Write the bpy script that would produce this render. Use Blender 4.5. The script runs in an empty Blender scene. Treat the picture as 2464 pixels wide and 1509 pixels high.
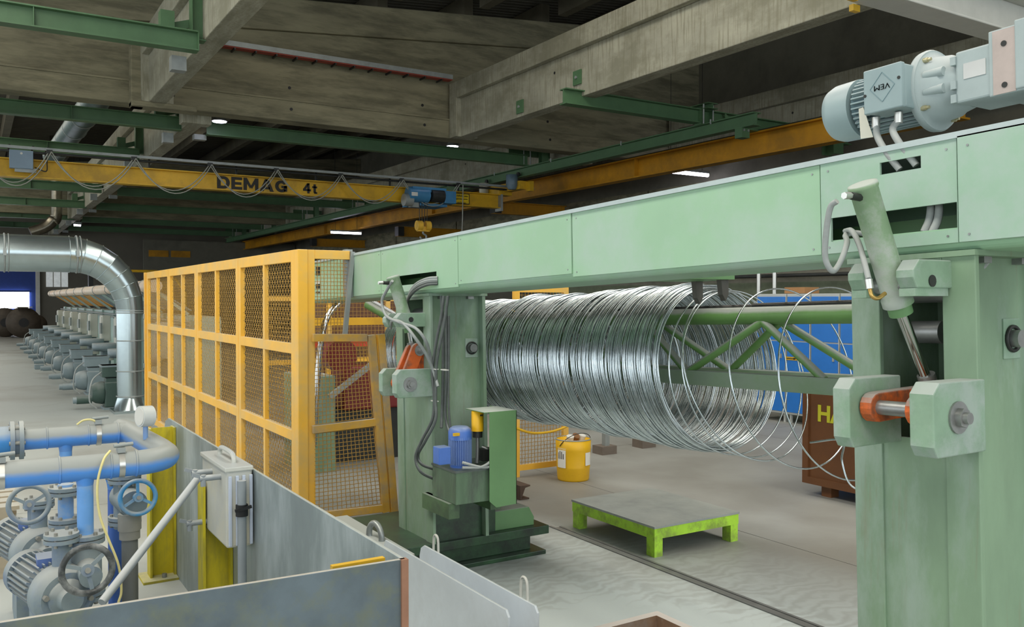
import bpy, math, random
from mathutils import Vector as V, Matrix
random.seed(7)
SC = bpy.context.scene
COL = SC.collection
# ------------------------------------------------------------------ camera
FPX, CXP, CYP, EYE = 2090.0, 1232.0, 754.5, V((0, 0, 1.7))
YAW, PITCH = math.radians(31.9), math.atan(33.5 / 2090.0)
FW = V((math.sin(YAW) * math.cos(PITCH), math.cos(YAW) * math.cos(PITCH), -math.sin(PITCH)))
RT = V((math.cos(YAW), -math.sin(YAW), 0))
UP = RT.cross(FW)
cam = bpy.data.cameras.new('camera'); cam.sensor_width = 36.0; cam.lens = 36.0 * FPX / 2464.0
cam.clip_start = 0.05; cam.clip_end = 300
camo = bpy.data.objects.new('camera', cam); COL.objects.link(camo)
camo.matrix_world = Matrix((( RT.x, UP.x, -FW.x, EYE.x), (RT.y, UP.y, -FW.y, EYE.y), (RT.z, UP.z, -FW.z, EYE.z), (0, 0, 0, 1)))
SC.camera = camo
# ------------------------------------------------------------------ sky: an overcast day outside the open sides of the hall
wd = bpy.data.worlds.new('overcast_sky'); SC.world = wd; wd.use_nodes = True
bg = wd.node_tree.nodes['Background']; bg.inputs[0].default_value = (0.90, 0.96, 1.0, 1); bg.inputs[1].default_value = 2.25
SC.view_settings.view_transform = 'Standard'; SC.view_settings.look = 'None'
SC.view_settings.exposure = 0.0; SC.view_settings.gamma = 1.0
# soft warm-neutral fill lamps, added out of view under the roof to brighten the floor
def area(name, loc, rot, sx, sy, power, col=(1, 1, 1)):
    l = bpy.data.lights.new(name, 'AREA'); l.shape = 'RECTANGLE'; l.size = sx; l.size_y = sy; l.energy = power; l.color = col
    o = bpy.data.objects.new(name, l); COL.objects.link(o); o.location = loc; o.rotation_euler = rot
    return o

area('roof_fill_light', (-1.6, 3.5, 7.9), (0, 0, 0), 2.6, 24, 980, (1, .98, .94))
area('roof_fill_light', (6.4, 2.5, 8.6), (0, 0, 0), 2.2, 22, 680, (1, .98, .94))
area('roof_fill_light', (-1.6, 32, 7.9), (0, 0, 0), 2.6, 24, 520, (1, .98, .94))

def at(x, y, ax, val):
    """the world point seen at photo pixel (x, y) that lies in the plane ax = val"""
    d = FW + RT * ((x - CXP) / FPX) - UP * ((y - CYP) / FPX)
    i = 'XYZ'.index(ax)
    return EYE + d * ((val - EYE[i]) / d[i])
def atd(x, y, depth):
    return EYE + (FW + RT * ((x - CXP) / FPX) - UP * ((y - CYP) / FPX)) * depth

# ------------------------------------------------------------------ materials
def lin(c):
    return tuple(((v / 255) / 12.92 if v / 255 <= 0.04045 else ((v / 255 + 0.055) / 1.055) ** 2.4) for v in c) + (1,)
MATS = {}
def mat(name, rgb, rough=0.6, metal=0.0, var=0.18, scale=6.0, stretch=(1, 1, 1), dust=0.0, dustrgb=(176, 182, 178),
        stain=None, stain_amt=0.4, stain_scale=3.0, bump=0.0, emit=None, estr=0, alpha=1.0, trans=0.0, streak=None, streak_amt=0.5, streak_lo=0.58, dlo=0.25, dhi=0.8):
    if name in MATS: return MATS[name]
    m = bpy.data.materials.new(name); m.use_nodes = True
    nt = m.node_tree; N = nt.nodes; L = nt.links; b = N['Principled BSDF']
    tc = N.new('ShaderNodeTexCoord'); mp = N.new('ShaderNodeMapping'); mp.inputs['Scale'].default_value = stretch
    L.new(tc.outputs['Object'], mp.inputs[0])
    n1 = N.new('ShaderNodeTexNoise'); n1.inputs['Scale'].default_value = scale; n1.inputs['Detail'].default_value = 6; n1.inputs['Roughness'].default_value = 0.62
    L.new(mp.outputs[0], n1.inputs['Vector'])
    c = lin(rgb)
    r = N.new('ShaderNodeValToRGB'); e = r.color_ramp.elements
    e[0].position = 0.3; e[1].position = 0.7
    e[0].color = tuple(v * (1 - var) for v in c[:3]) + (1,); e[1].color = tuple(min(1, v * (1 + var)) for v in c[:3]) + (1,)
    L.new(n1.outputs['Fac'], r.inputs[0]); out = r.outputs[0]
    def mix(fac, a, bcol):
        x = N.new('ShaderNodeMix'); x.data_type = 'RGBA'
        L.new(fac, x.inputs[0]); L.new(a, x.inputs[6])
        if isinstance(bcol, tuple): x.inputs[7].default_value = bcol
        else: L.new(bcol, x.inputs[7])
        return x.outputs[2]
    def mrange(src, lo, hi, olo, ohi):
        x = N.new('ShaderNodeMapRange'); x.inputs[1].default_value = lo; x.inputs[2].default_value = hi
        x.inputs[3].default_value = olo; x.inputs[4].default_value = ohi; L.new(src, x.inputs[0]); return x.outputs[0]
    if stain:
        n2 = N.new('ShaderNodeTexNoise'); n2.inputs['Scale'].default_value = stain_scale; n2.inputs['Detail'].default_value = 9; n2.inputs['Roughness'].default_value = 0.68
        L.new(mp.outputs[0], n2.inputs['Vector'])
        out = mix(mrange(n2.outputs['Fac'], 0.46, 0.62, 0, stain_amt), out, lin(stain))
    if streak:                                      # runs of dirt or rust down the surface
        mp3 = N.new('ShaderNodeMapping'); mp3.inputs['Scale'].default_value = (14, 14, 0.9); L.new(tc.outputs['Object'], mp3.inputs[0])
        n4 = N.new('ShaderNodeTexNoise'); n4.inputs['Scale'].default_value = 1.6; n4.inputs['Detail'].default_value = 7; n4.inputs['Roughness'].default_value = 0.6; L.new(mp3.outputs[0], n4.inputs['Vector'])
        out = mix(mrange(n4.outputs['Fac'], streak_lo, streak_lo + 0.1, 0, streak_amt), out, lin(streak))
    if dust > 0:                                    # grey dust that has settled on upward faces
        g = N.new('ShaderNodeNewGeometry'); sx = N.new('ShaderNodeSeparateXYZ'); L.new(g.outputs['Normal'], sx.inputs[0])
        n3 = N.new('ShaderNodeTexNoise'); n3.inputs['Scale'].default_value = 14; n3.inputs['Detail'].default_value = 5
        L.new(tc.outputs['Object'], n3.inputs['Vector'])
        ad = N.new('ShaderNodeMath'); ad.operation = 'MULTIPLY_ADD'; L.new(n3.outputs['Fac'], ad.inputs[0]); ad.inputs[1].default_value = 0.35; L.new(sx.outputs['Z'], ad.inputs[2])
        out = mix(mrange(ad.outputs[0], dlo, dhi, 0, dust), out, lin(dustrgb))
    L.new(out, b.inputs['Base Color'])
    b.inputs['Roughness'].default_value = rough; b.inputs['Metallic'].default_value = metal
    if bump > 0:
        bp = N.new('ShaderNodeBump'); bp.inputs['Strength'].default_value = bump; bp.inputs['Distance'].default_value = 0.01
        L.new(n1.outputs['Fac'], bp.inputs['Height']); L.new(bp.outputs[0], b.inputs['Normal'])
    if emit: b.inputs['Emission Color'].default_value = lin(emit); b.inputs['Emission Strength'].default_value = estr
    if trans: b.inputs['Transmission Weight'].default_value = trans
    MATS[name] = m
    return m

# ------------------------------------------------------------------ geometry helpers
def rootloc(p):
    o = V((0, 0, 0))
    while p is not None: o += p.location; p = p.parent
    return o
class MB:
    """collects shapes in world metres; build() links them as one mesh object"""
    def __init__(s, xf=None): s.v = []; s.f = []; s.sm = []; s.xf = xf
    def add(s, vs, fs, smooth=False):
        o = len(s.v); s.v += [V(p) for p in vs]
        for f in fs: s.f.append([i + o for i in f]); s.sm.append(smooth)
        return s
    def box(s, x0, x1, y0, y1, z0, z1):
        return s.add([(x0, y0, z0), (x1, y0, z0), (x1, y1, z0), (x0, y1, z0), (x0, y0, z1), (x1, y0, z1), (x1, y1, z1), (x0, y1, z1)],
                     [(0, 3, 2, 1), (4, 5, 6, 7), (0, 1, 5, 4), (1, 2, 6, 5), (2, 3, 7, 6), (3, 0, 4, 7)])
    def prism(s, poly, ext, smooth=False):
        poly = [V(p) for p in poly]; ext = V(ext); n = len(poly)
        nrm = V((0, 0, 0))
        for i in range(n): nrm += poly[i].cross(poly[(i + 1) % n])
        if nrm.dot(ext) > 0: poly.reverse()
        vs = poly + [p + ext for p in poly]
        return s.add(vs, [list(range(n)), list(range(2 * n - 1, n - 1, -1))] + [(i, i + n, (i + 1) % n + n, (i + 1) % n) for i in range(n)], smooth)
    def bar(s, p0, p1, w, h, up=(0, 0, 1)):
        p0, p1 = V(p0), V(p1); d = (p1 - p0).normalized(); u = V(up)
        a = d.cross(u)
        if a.length < 1e-4: a = d.cross(V((1, 0, 0)))
        a.normalize(); c = a.cross(d).normalized()
        a *= w / 2; c *= h / 2
        return s.prism([p0 - a - c, p0 + a - c, p0 + a + c, p0 - a + c], p1 - p0)
    def cyl(s, p0, p1, r0, r1=None, n=20, caps=True):
        r1 = r0 if r1 is None else r1
        return s.lathe(p0, V(p1) - V(p0), [(0, r0), (1, r1)], n, caps)
    def lathe(s, o, ax, prof, n=24, caps=True):
        """prof: (t along ax, radius)"""
        o, ax = V(o), V(ax); d = ax.normalized(); a = d.orthogonal().normalized(); b = d.cross(a)
        vs = []; fs = []
        for t, r in prof:
            for i in range(n):
                g = 2 * math.pi * i / n; vs.append(o + ax * t + (a * math.cos(g) + b * math.sin(g)) * r)
        for k in range(len(prof) - 1):
            for i in range(n):
                j = (i + 1) % n; fs.append((k * n + i, k * n + j, (k + 1) * n + j, (k + 1) * n + i))
        s.add(vs, fs, True)
        if caps:
            m = len(prof) - 1
            if prof[0][1] > 1e-5: s.add(vs[:n], [list(range(n - 1, -1, -1))])
            if prof[m][1] > 1e-5: s.add(vs[m * n:], [list(range(n))])
        return s
    def tube(s, pts, r, n=10, closed=False, caps=True):
        pts = [V(p) for p in pts]; m = len(pts)
        rr = r if isinstance(r, (list, tuple)) else [r] * m
        vs = []; fs = []; a = None
        for k in range(m):
            if closed: t = pts[(k + 1) % m] - pts[k - 1]
            else: t = pts[min(k + 1, m - 1)] - pts[max(k - 1, 0)]
            t.normalize()
            if a is None: a = t.orthogonal().normalized()
            else: a = (a - t * a.dot(t)).normalized()
            b = t.cross(a)
            for i in range(n):
                g = 2 * math.pi * i / n; vs.append(pts[k] + (a * math.cos(g) + b * math.sin(g)) * rr[k])
        for k in range(m if closed else m - 1):
            q = (k + 1) % m
            for i in range(n):
                j = (i + 1) % n; fs.append((k * n + i, k * n + j, q * n + j, q * n + i))
        s.add(vs, fs, True)
        if caps and not closed: s.add(vs[:n], [list(range(n - 1, -1, -1))]); s.add(vs[-n:], [list(range(n))])
        return s
    def torus(s, c, nrm, R, r, N=40, n=10):
        c, d = V(c), V(nrm).normalized(); a = d.orthogonal().normalized(); b = d.cross(a)
        return s.tube([c + (a * math.cos(2 * math.pi * i / N) + b * math.sin(2 * math.pi * i / N)) * R for i in range(N)], r, n, closed=True)
    def sphere(s, c, r, n=12):
        c = V(c); prof = [(-math.cos(math.pi * i / n) , max(1e-6, math.sin(math.pi * i / n)) * r) for i in range(n + 1)]
        return s.lathe(c, V((0, 0, r)), prof, 2 * n, caps=False)
    def ibeam(s, p0, p1, h, w, tf, tw, up=(0, 0, 1)):
        """p0, p1 run along the middle of the section"""
        p0, p1 = V(p0), V(p1); d = (p1 - p0).normalized(); a = d.cross(V(up)).normalized(); c = a.cross(d).normalized()
        s.bar(p0 + c * (h - tf) / 2, p1 + c * (h - tf) / 2, w, tf, up); s.bar(p0 - c * (h - tf) / 2, p1 - c * (h - tf) / 2, w, tf, up)
        return s.bar(p0, p1, tw, h - 2 * tf, up)
    def build(s, name, m, parent=None, bevel=0, seg=2, kind=None, label=None):
        vs = [V(s.xf(p)) for p in s.v] if s.xf else s.v
        if parent is None:
            lo = V([min(p[i] for p in vs) for i in range(3)]); hi = V([max(p[i] for p in vs) for i in range(3)])
            o = V(((lo.x + hi.x) / 2, (lo.y + hi.y) / 2, lo.z))
        else: o = rootloc(parent)
        me = bpy.data.meshes.new(name); me.from_pydata([tuple(p - o) for p in vs], [], s.f); me.update()
        me.polygons.foreach_set('use_smooth', s.sm)
        me.materials.append(m)
        ob = bpy.data.objects.new(name, me); COL.objects.link(ob)
        if parent is None: ob.location = o
        else: ob.parent = parent
        if bevel:
            md = ob.modifiers.new('bevel', 'BEVEL'); md.width = bevel; md.segments = seg; md.limit_method = 'ANGLE'; md.angle_limit = math.radians(50)
        if kind: ob['kind'] = kind
        if label: ob['label'] = label
        return ob
def tag(o, label, cat=None, group=None, kind=None):
    o['label'] = label
    if cat: o['category'] = cat
    if group: o['group'] = group
    if kind: o['kind'] = kind
    return o
def thing(name, label, cat, loc, group=None):
    o = bpy.data.objects.new(name, None); COL.objects.link(o); o.location = V(loc); o.empty_display_size = 0.1
    return tag(o, label, cat, group)
def struct(o): o['kind'] = 'structure'; return o
def copy_tree(o, parent=None):
    c = o.copy(); COL.objects.link(c); c.parent = parent
    for ch in o.children: copy_tree(ch, c)
    return c
def arc(c, a, b, r, g0, g1, n=8):
    c, a, b = V(c), V(a), V(b)
    return [c + (a * math.cos(g0 + (g1 - g0) * i / n) + b * math.sin(g0 + (g1 - g0) * i / n)) * r for i in range(n + 1)]
def spline(pts, n=8):
    pts = [V(p) for p in pts]; P = [pts[0] * 2 - pts[1]] + pts + [pts[-1] * 2 - pts[-2]]; out = []
    for i in range(1, len(P) - 2):
        for k in range(n):
            t = k / n; a, b, c, d = P[i - 1], P[i], P[i + 1], P[i + 2]
            out.append(0.5 * ((2 * b) + (c - a) * t + (2 * a - 5 * b + 4 * c - d) * t * t + (3 * b - a - 3 * c + d) * t ** 3))
    return out + [pts[-1]]
def text(name, body, size, origin, xdir, ydir, m, parent=None, bold=0.0, xscale=1.0, depth=0.002):
    """flat lettering: origin is the lower left corner, xdir/ydir its axes"""
    cu = bpy.data.curves.new('lettering', 'FONT'); cu.body = body; cu.size = size; cu.offset = bold; cu.extrude = depth; cu.space_line = 0.95
    t = bpy.data.objects.new('lettering', cu); COL.objects.link(t)
    bpy.context.view_layer.update()
    dg = bpy.context.evaluated_depsgraph_get()
    me = bpy.data.meshes.new_from_object(t.evaluated_get(dg)); bpy.data.objects.remove(t)
    x, y = V(xdir).normalized(), V(ydir).normalized(); z = x.cross(y); o = V(origin); rl = rootloc(parent) if parent else V((0, 0, 0))
    for vt in me.vertices: vt.co = o + x * (vt.co.x * xscale) + y * vt.co.y + z * vt.co.z - rl
    me.materials.clear(); me.materials.append(m); me.name = name
    ob = bpy.data.objects.new(name, me); COL.objects.link(ob)
    if parent: ob.parent = parent
    return ob
# ------------------------------------------------------------------ palette
CONC = mat('board_marked_concrete', (134, 130, 106), 0.85, var=0.22, scale=1.6, stretch=(0.5, 1.2, 3.0), stain=(88, 86, 68), stain_amt=0.7, stain_scale=1.3, bump=0.4)
CONC2 = mat('pale_concrete', (156, 155, 138), 0.85, var=0.2, scale=2.2, stretch=(3.0, 0.6, 1.0), stain=(118, 117, 98), stain_amt=0.7, stain_scale=1.4, bump=0.35, streak=(124, 122, 102), streak_amt=.6, streak_lo=.5)
DARKC = mat('dark_roof_concrete', (92, 88, 72), 0.9, var=0.25, scale=1.2)  # even dark tone for the roof purlins
DECK = mat('corrugated_roof_sheet', (88, 86, 76), 0.7, var=0.15, scale=2)
WALLG = mat('grey_wall_panel', (120, 118, 104), 0.85, var=0.15, scale=0.8, stain=(86, 84, 74), stain_amt=0.4, stain_scale=0.7)
WALLB = mat('blue_wall_paint', (38, 66, 138), 0.6, var=0.1)
GREENC = mat('crane_green_paint', (78, 112, 78), 0.5, var=0.12, scale=3, dust=0.55, dustrgb=(140, 146, 128))
YELC = mat('crane_yellow_paint', (214, 170, 28), 0.5, var=0.12, scale=2.5, stain=(140, 112, 40), stain_amt=0.5, stain_scale=1.0)
YELR = mat('runway_yellow_paint', (196, 140, 18), 0.55, var=0.18, scale=1.5, stain=(120, 90, 30), stain_amt=0.5, stain_scale=0.8)
GREYM = mat('galvanised_grey', (150, 156, 154), 0.5, 0.3, var=0.12)
DARKM = mat('dark_metal', (52, 54, 52), 0.5, 0.4, var=0.2)
BLACK = mat('black_rubber', (26, 27, 28), 0.6, var=0.2)
WHITEP = mat('white_paint', (206, 206, 198), 0.6, var=0.06)

def floor_mat():
    m = bpy.data.materials.new('dusty_factory_floor'); m.use_nodes = True
    nt = m.node_tree; N = nt.nodes; L = nt.links; b = N['Principled BSDF']
    tc = N.new('ShaderNodeNewGeometry')
    def noise(sc, det, dist, loc=(0, 0, 0)):
        mp = N.new('ShaderNodeMapping'); mp.inputs['Location'].default_value = loc; L.new(tc.outputs['Position'], mp.inputs[0])
        n = N.new('ShaderNodeTexNoise'); n.inputs['Scale'].default_value = sc; n.inputs['Detail'].default_value = det; n.inputs['Distortion'].default_value = dist
        L.new(mp.outputs[0], n.inputs['Vector']); return n.outputs['Fac']
    def mr(src, lo, hi, a, c):
        x = N.new('ShaderNodeMapRange'); x.inputs[1].default_value = lo; x.inputs[2].default_value = hi; x.inputs[3].default_value = a; x.inputs[4].default_value = c
        L.new(src, x.inputs[0]); return x.outputs[0]
    def mix(f, a, c):
        x = N.new('ShaderNodeMix'); x.data_type = 'RGBA'; L.new(f, x.inputs[0])
        for i, q in ((6, a), (7, c)):
            if isinstance(q, tuple): x.inputs[i].default_value = q
            else: L.new(q, x.inputs[i])
        return x.outputs[2]
    base = mix(mr(noise(1.1, 8, 0.3), 0.35, 0.7, 0, 1), lin((132, 132, 126)), lin((152, 154, 150)))
    # pale zinc dust lying in a drift around the gantry and along the drive line
    mp = N.new('ShaderNodeMapping'); mp.vector_type = 'TEXTURE'; mp.inputs['Location'].default_value = (2.7, 3.0, 0); mp.inputs['Scale'].default_value = (2.1, 3.2, 9)
    L.new(tc.outputs['Position'], mp.inputs[0])
    gr = N.new('ShaderNodeTexGradient'); gr.gradient_type = 'SPHERICAL'; L.new(mp.outputs[0], gr.inputs[0])
    w = N.new('ShaderNodeTexWave'); w.wave_type = 'RINGS'; w.inputs['Scale'].default_value = 3.2; w.inputs['Distortion'].default_value = 14; w.inputs['Detail'].default_value = 3; w.inputs['Detail Scale'].default_value = 1.3
    mp2 = N.new('ShaderNodeMapping'); mp2.inputs['Location'].default_value = (-3.0, -2.2, 0); L.new(tc.outputs['Position'], mp2.inputs[0]); L.new(mp2.outputs[0], w.inputs['Vector'])
    a1 = N.new('ShaderNodeMath'); a1.operation = 'MULTIPLY'; L.new(gr.outputs['Fac'], a1.inputs[0]); L.new(mr(w.outputs['Fac'], 0, 1, 0.84, 1.28), a1.inputs[1])
    a2 = N.new('ShaderNodeMath'); a2.operation = 'MULTIPLY'; L.new(a1.outputs[0], a2.inputs[0]); L.new(mr(noise(1.1, 7, 0.8, (3, 1, 0)), 0.3, 0.65, 0.65, 1.4), a2.inputs[1])
    c = mix(mr(a2.outputs[0], 0.0, 0.7, 0, 0.9), base, lin((200, 210, 209)))
    mp4 = N.new('ShaderNodeMapping'); mp4.vector_type = 'TEXTURE'; mp4.inputs['Location'].default_value = (-0.6, 17, 0); mp4.inputs['Scale'].default_value = (4.2, 30, 30)
    L.new(tc.outputs['Position'], mp4.inputs[0]); g2 = N.new('ShaderNodeTexGradient'); g2.gradient_type = 'SPHERICAL'; L.new(mp4.outputs[0], g2.inputs[0])
    a3 = N.new('ShaderNodeMath'); a3.operation = 'MULTIPLY'; L.new(g2.outputs['Fac'], a3.inputs[0]); L.new(mr(noise(0.9, 7, 1.2, (1, 6, 0)), 0.3, 0.65, 0.5, 1.5), a3.inputs[1])
    c = mix(mr(a3.outputs[0], 0.02, 0.5, 0, 0.85), c, lin((184, 192, 190)))
    c = mix(mr(noise(0.35, 5, 0.2, (9, 4, 0)), 0.52, 0.66, 0, 0.4), c, lin((126, 122, 112)))
    L.new(c, b.inputs['Base Color']); b.inputs['Roughness'].default_value = 0.55
    bp = N.new('ShaderNodeBump'); bp.inputs['Strength'].default_value = 0.12; bp.inputs['Distance'].default_value = 0.01; L.new(noise(18, 5, 0), bp.inputs['Height']); L.new(bp.outputs[0], b.inputs['Normal'])
    return m
FLOOR = floor_mat()

# ------------------------------------------------------------------ floor: cast slabs with open joints, over a sub-base
sub = MB().box(-16, 21, -12, 60, -0.30, -0.03).build('floor', mat('joint_filler', (70, 68, 62), 0.9)); struct(sub)
xs = [-16, -9, -2.2, 4.78, 8.4, 13, 21]; ys = [-12, -5, 1.6, 7.9, 14.9, 22, 29, 36, 43, 50, 60]
for i in range(len(xs) - 1):
    for j in range(len(ys) - 1):
        MB().box(xs[i] + .004, xs[i + 1] - .004, ys[j] + .004, ys[j + 1] - .004, -0.05, 0.0).build('slab', FLOOR, sub)
# two flat rails let into the floor beside the gantry
fr = MB(); fr.box(3.655, 3.675, 1.4, 5.35, 0, 0.006); fr.box(3.715, 3.735, 1.4, 5.3, 0, 0.006)
fr.box(3.675, 3.715, 1.4, 5.3, 0, 0.002)
tag(struct(fr.build('trim_1', mat('floor_rail_steel', (128, 130, 128), 0.5, 0.5))), 'pair of narrow steel strips let into the floor beside the gantry')

# ------------------------------------------------------------------ far wall
wb = struct(MB().box(-16, 21, 58, 58.4, 0, 10.5).build('wall_back', mat('far_wall_panel', (112, 108, 96), 0.85, var=0.12, scale=0.5)))
tag(wb, 'shaded grey far end wall of the hall')
MB().box(-7, 3.2, 57.9, 58, 0.0, 4.0).build('blue_door_leaf', WALLB, wb)
MB().box(3.2, 3.42, 57.85, 58, 0, 4.0).build('white_jamb', WHITEP, wb)
for a, c in ((3.75, 4.1), (4.15, 4.5), (4.55, 4.9)):
    MB().box(a, c, 57.92, 58, 2.45, 3.6).build('frosted_pane', mat('frosted_glass_pane', (200, 204, 200), 0.4, emit=(220, 226, 226), estr=0.35), wb)
w1 = MB().box(-3.6, 2.87, 57.78, 57.86, 1.19, 2.14).build('window_1', mat('daylit_window_glass', (255, 255, 255), 0.3, var=0, emit=(248, 246, 255), estr=6.0)); struct(w1)
tag(w1, 'bright daylit strip window in the blue wall at the far end')
MB().box(-3.7, 2.97, 57.74, 57.79, 2.14, 2.24).build('window_frame', WALLB, w1)
# right hand wall of concrete panels
wr = struct(MB().box(18.6, 19.0, -12, 58, 0, 10.5).build('wall_right', WALLG)); tag(wr, 'stained concrete panel wall along the right side of the hall')
for k in range(10):
    MB().box(18.5, 18.6, -11 + k * 6.5, -4.6 + k * 6.5, 3.2, 5.2).build('wall_panel', CONC, wr)
# low partition behind the lockers
wp = struct(MB().box(11.0, 11.15, 3.0, 16.0, 0, 1.98).build('wall_partition', mat('olive_partition', (96, 104, 84), 0.8))); tag(wp, 'dark olive partition wall behind the blue lockers')
wc = struct(MB().box(11.15, 11.3, 3.0, 16.0, 1.98, 3.3).build('wall_upper_partition', mat('dark_partition', (118, 116, 104), 0.8))); tag(wc, 'grey upper partition carrying pipes behind the lockers')

# ------------------------------------------------------------------ roof
def roofz(x): return 9.25 + 0.0935 * (x - 7.27)
vs = []; fs = []; k = 0; y = -12.0; n = 0
while y < 58:
    for dy, dz in ((0, 0), (0.08, 0), (0.11, 0.09), (0.19, 0.09)):
        vs += [(-16, y + dy, roofz(-16) + dz), (21, y + dy, roofz(21) + dz)]
    y += 0.22
nn = len(vs) // 2
fs = [(2 * i, 2 * i + 1, 2 * i + 3, 2 * i + 2) for i in range(nn - 1)]
deck = MB(); deck.add(vs, fs); deck = struct(deck.build('ceiling', DECK)); tag(deck, 'dark corrugated metal roof deck')
def roof_beam(x, y0, y1, w=0.26, h=0.55):
    z = roofz(x) - 0.04
    tag(struct(MB().box(x - w / 2, x + w / 2, y0, y1, z - h, z).build('roof_purlin', DARKC)), 'dark concrete purlin under the roof deck')
for x in (-4.5, -1.5, 1.2, 3.8, 6.2, 8.6, 11.0, 13.4, 15.8, 18.0):
    roof_beam(x, -12, 19.0); roof_beam(x, 19.8, 58)
# tapered roof girders that cross the hall
def girder(y0, label):
    g = MB()
    def T(x): return 8.52 + 0.0935 * (x - 7.27)
    xa, xb = -10, 18.6
    g.box(xa, xb, y0, y0 + 0.5, 5.69, 6.16)                                             # bottom flange
    g.prism([(xa, y0 + .12, 6.16), (xb, y0 + .12, 6.16), (xb, y0 + .12, T(xb) - .5), (xa, y0 + .12, T(xa) - .5)], (0, .26, 0))
    g.prism([(xa, y0, T(xa) - .72), (xb, y0, T(xb) - .72), (xb, y0, T(xb)), (xa, y0, T(xa))], (0, .5, 0))
    return tag(struct(g.build('roof_girder', CONC, bevel=0.02)), label)
g1 = girder(19.13, 'deep concrete roof girder crossing the hall above the yellow crane')
g2 = girder(45.9, 'far concrete roof girder near the end wall')
for gx in (3.6, 6.1, 9.4, 13.1):                                                        # formwork tie holes
    for gz in (6.45, 5.95):
        MB().cyl((gx, 19.12 if gz < 6 else 19.24, gz), (gx, 19.15 if gz < 6 else 19.27, gz), 0.035, n=10).build('tie_hole', BLACK, g1)
# secondary beams along the hall carried on corbels
def long_beam(x, y0, y1, side, label, zl=5.69):
    b = MB()
    b.box(x, x + 0.34, y0, y1, zl, 6.62)
    b.box(x - 0.13, x + 0.47, y0, y1, 6.62, 7.02)
    o = tag(struct(b.build('crane_bay_beam', CONC2, bevel=0.015)), label)
    for yy in (y0, y1):
        e = MB().box(x - 0.136, x + 0.476, yy + (-.004 if yy == y0 else .004), yy + (0.35 if yy == y0 else -0.35), zl - .004, 7.024)
        e.build('beam_end_block', CONC2, o, bevel=0.015)
    for q in range(4):
        yy = y0 + (y1 - y0) * (0.25 + 0.2 * q)
        MB().cyl((x - .003, yy, 6.35), (x + .01, yy, 6.35), 0.03, n=10).build('tie_hole', BLACK, o)
    return o
lb1 = long_beam(3.07, -10, 19.1, -1, 'pale concrete beam running back to the girder above the pump pit')
lb2 = long_beam(10.2, -10, 19.1, -1, 'pale concrete beam running back to the girder above the gantry')
for (ya_, yb_, w_) in ((19.65, 45.88, 'behind the first girder'), (46.42, 57.9, 'behind the far girder')):
    long_beam(4.02, ya_, yb_, -1, 'pale concrete beam %s at the left of the crane' % w_, 5.52)
    long_beam(14.43, ya_, yb_, -1, 'pale concrete beam %s at the right of the crane' % w_, 5.52)
long_beam(17.4, -10, 19.1, -1, 'shaded concrete beam along the right wall before the girder', 6.0)
long_beam(17.4, 19.65, 57.9, -1, 'shaded concrete beam along the right wall behind the girder', 6.0)
cb = MB().box(2.75, 4.0, 18.75, 19.14, 5.58, 5.69); cb.box(2.75, 3.0, 18.85, 19.14, 5.58, 6.9)
tag(struct(cb.build('girder_corbel', CONC, bevel=0.02)), 'concrete corbel holding the left beam on the girder')
# steel fixing plates on the near beam
for px, py in ((1252, 257), (1390, 187)):
    p = at(px, py, 'X', 10.19)
    q = MB().box(10.165, 10.195, p.y - .13, p.y + .13, p.z - .14, p.z + .14).build('fixing_plate', GREENC)
    tag(q, 'green fixing plate on the concrete beam, the %s one' % ('lower' if px < 1300 else 'upper'), 'plate', 'fixing plates on the concrete beam')
    MB().cyl((10.16, p.y, p.z), (10.13, p.y, p.z), 0.03, n=6).build('nut', GREYM, q)
# cable tray on the girder
MB().box(-10, 10.1, 19.1, 19.13, 6.13, 6.165).build('board_joint', CONC, g1)
t = thing('cable_tray', 'perforated grey cable tray with red cable along the roof girder', 'cable tray', (7, 18.95, 7.1))
MB().box(3.6, 10.05, 18.88, 18.9, 7.09, 7.2).build('side_rail', GREYM, t)
MB().box(3.6, 10.05, 18.9, 19.1, 7.07, 7.09).build('tray_floor', mat('red_lead_paint', (150, 66, 54), 0.7), t)
for k in range(14): MB().box(3.9 + k * .45, 3.93 + k * .45, 18.9, 19.2, 7.03, 7.07).build('rung', DARKM, t)
# metal ventilation pipe under the roof
t = thing('spiral_duct', 'dark galvanised round duct running under the roof at upper left', 'duct', (2.4, 24, 6))
MB().cyl((2.55, 20.2, 6.35), (2.3, 32, 6.35), 0.30, n=20).build('duct_shell', mat('dark_duct', (92, 112, 112), 0.42, 0.7, var=0.2), t)
for k in range(6): MB().cyl((2.55 - .025 * k * 1.6, 20.9 + 1.8 * k, 6.35), (2.549 - .025 * k * 1.6, 20.95 + 1.8 * k, 6.35), 0.315, n=20).build('seam_ring', GREYM, t)

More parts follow.
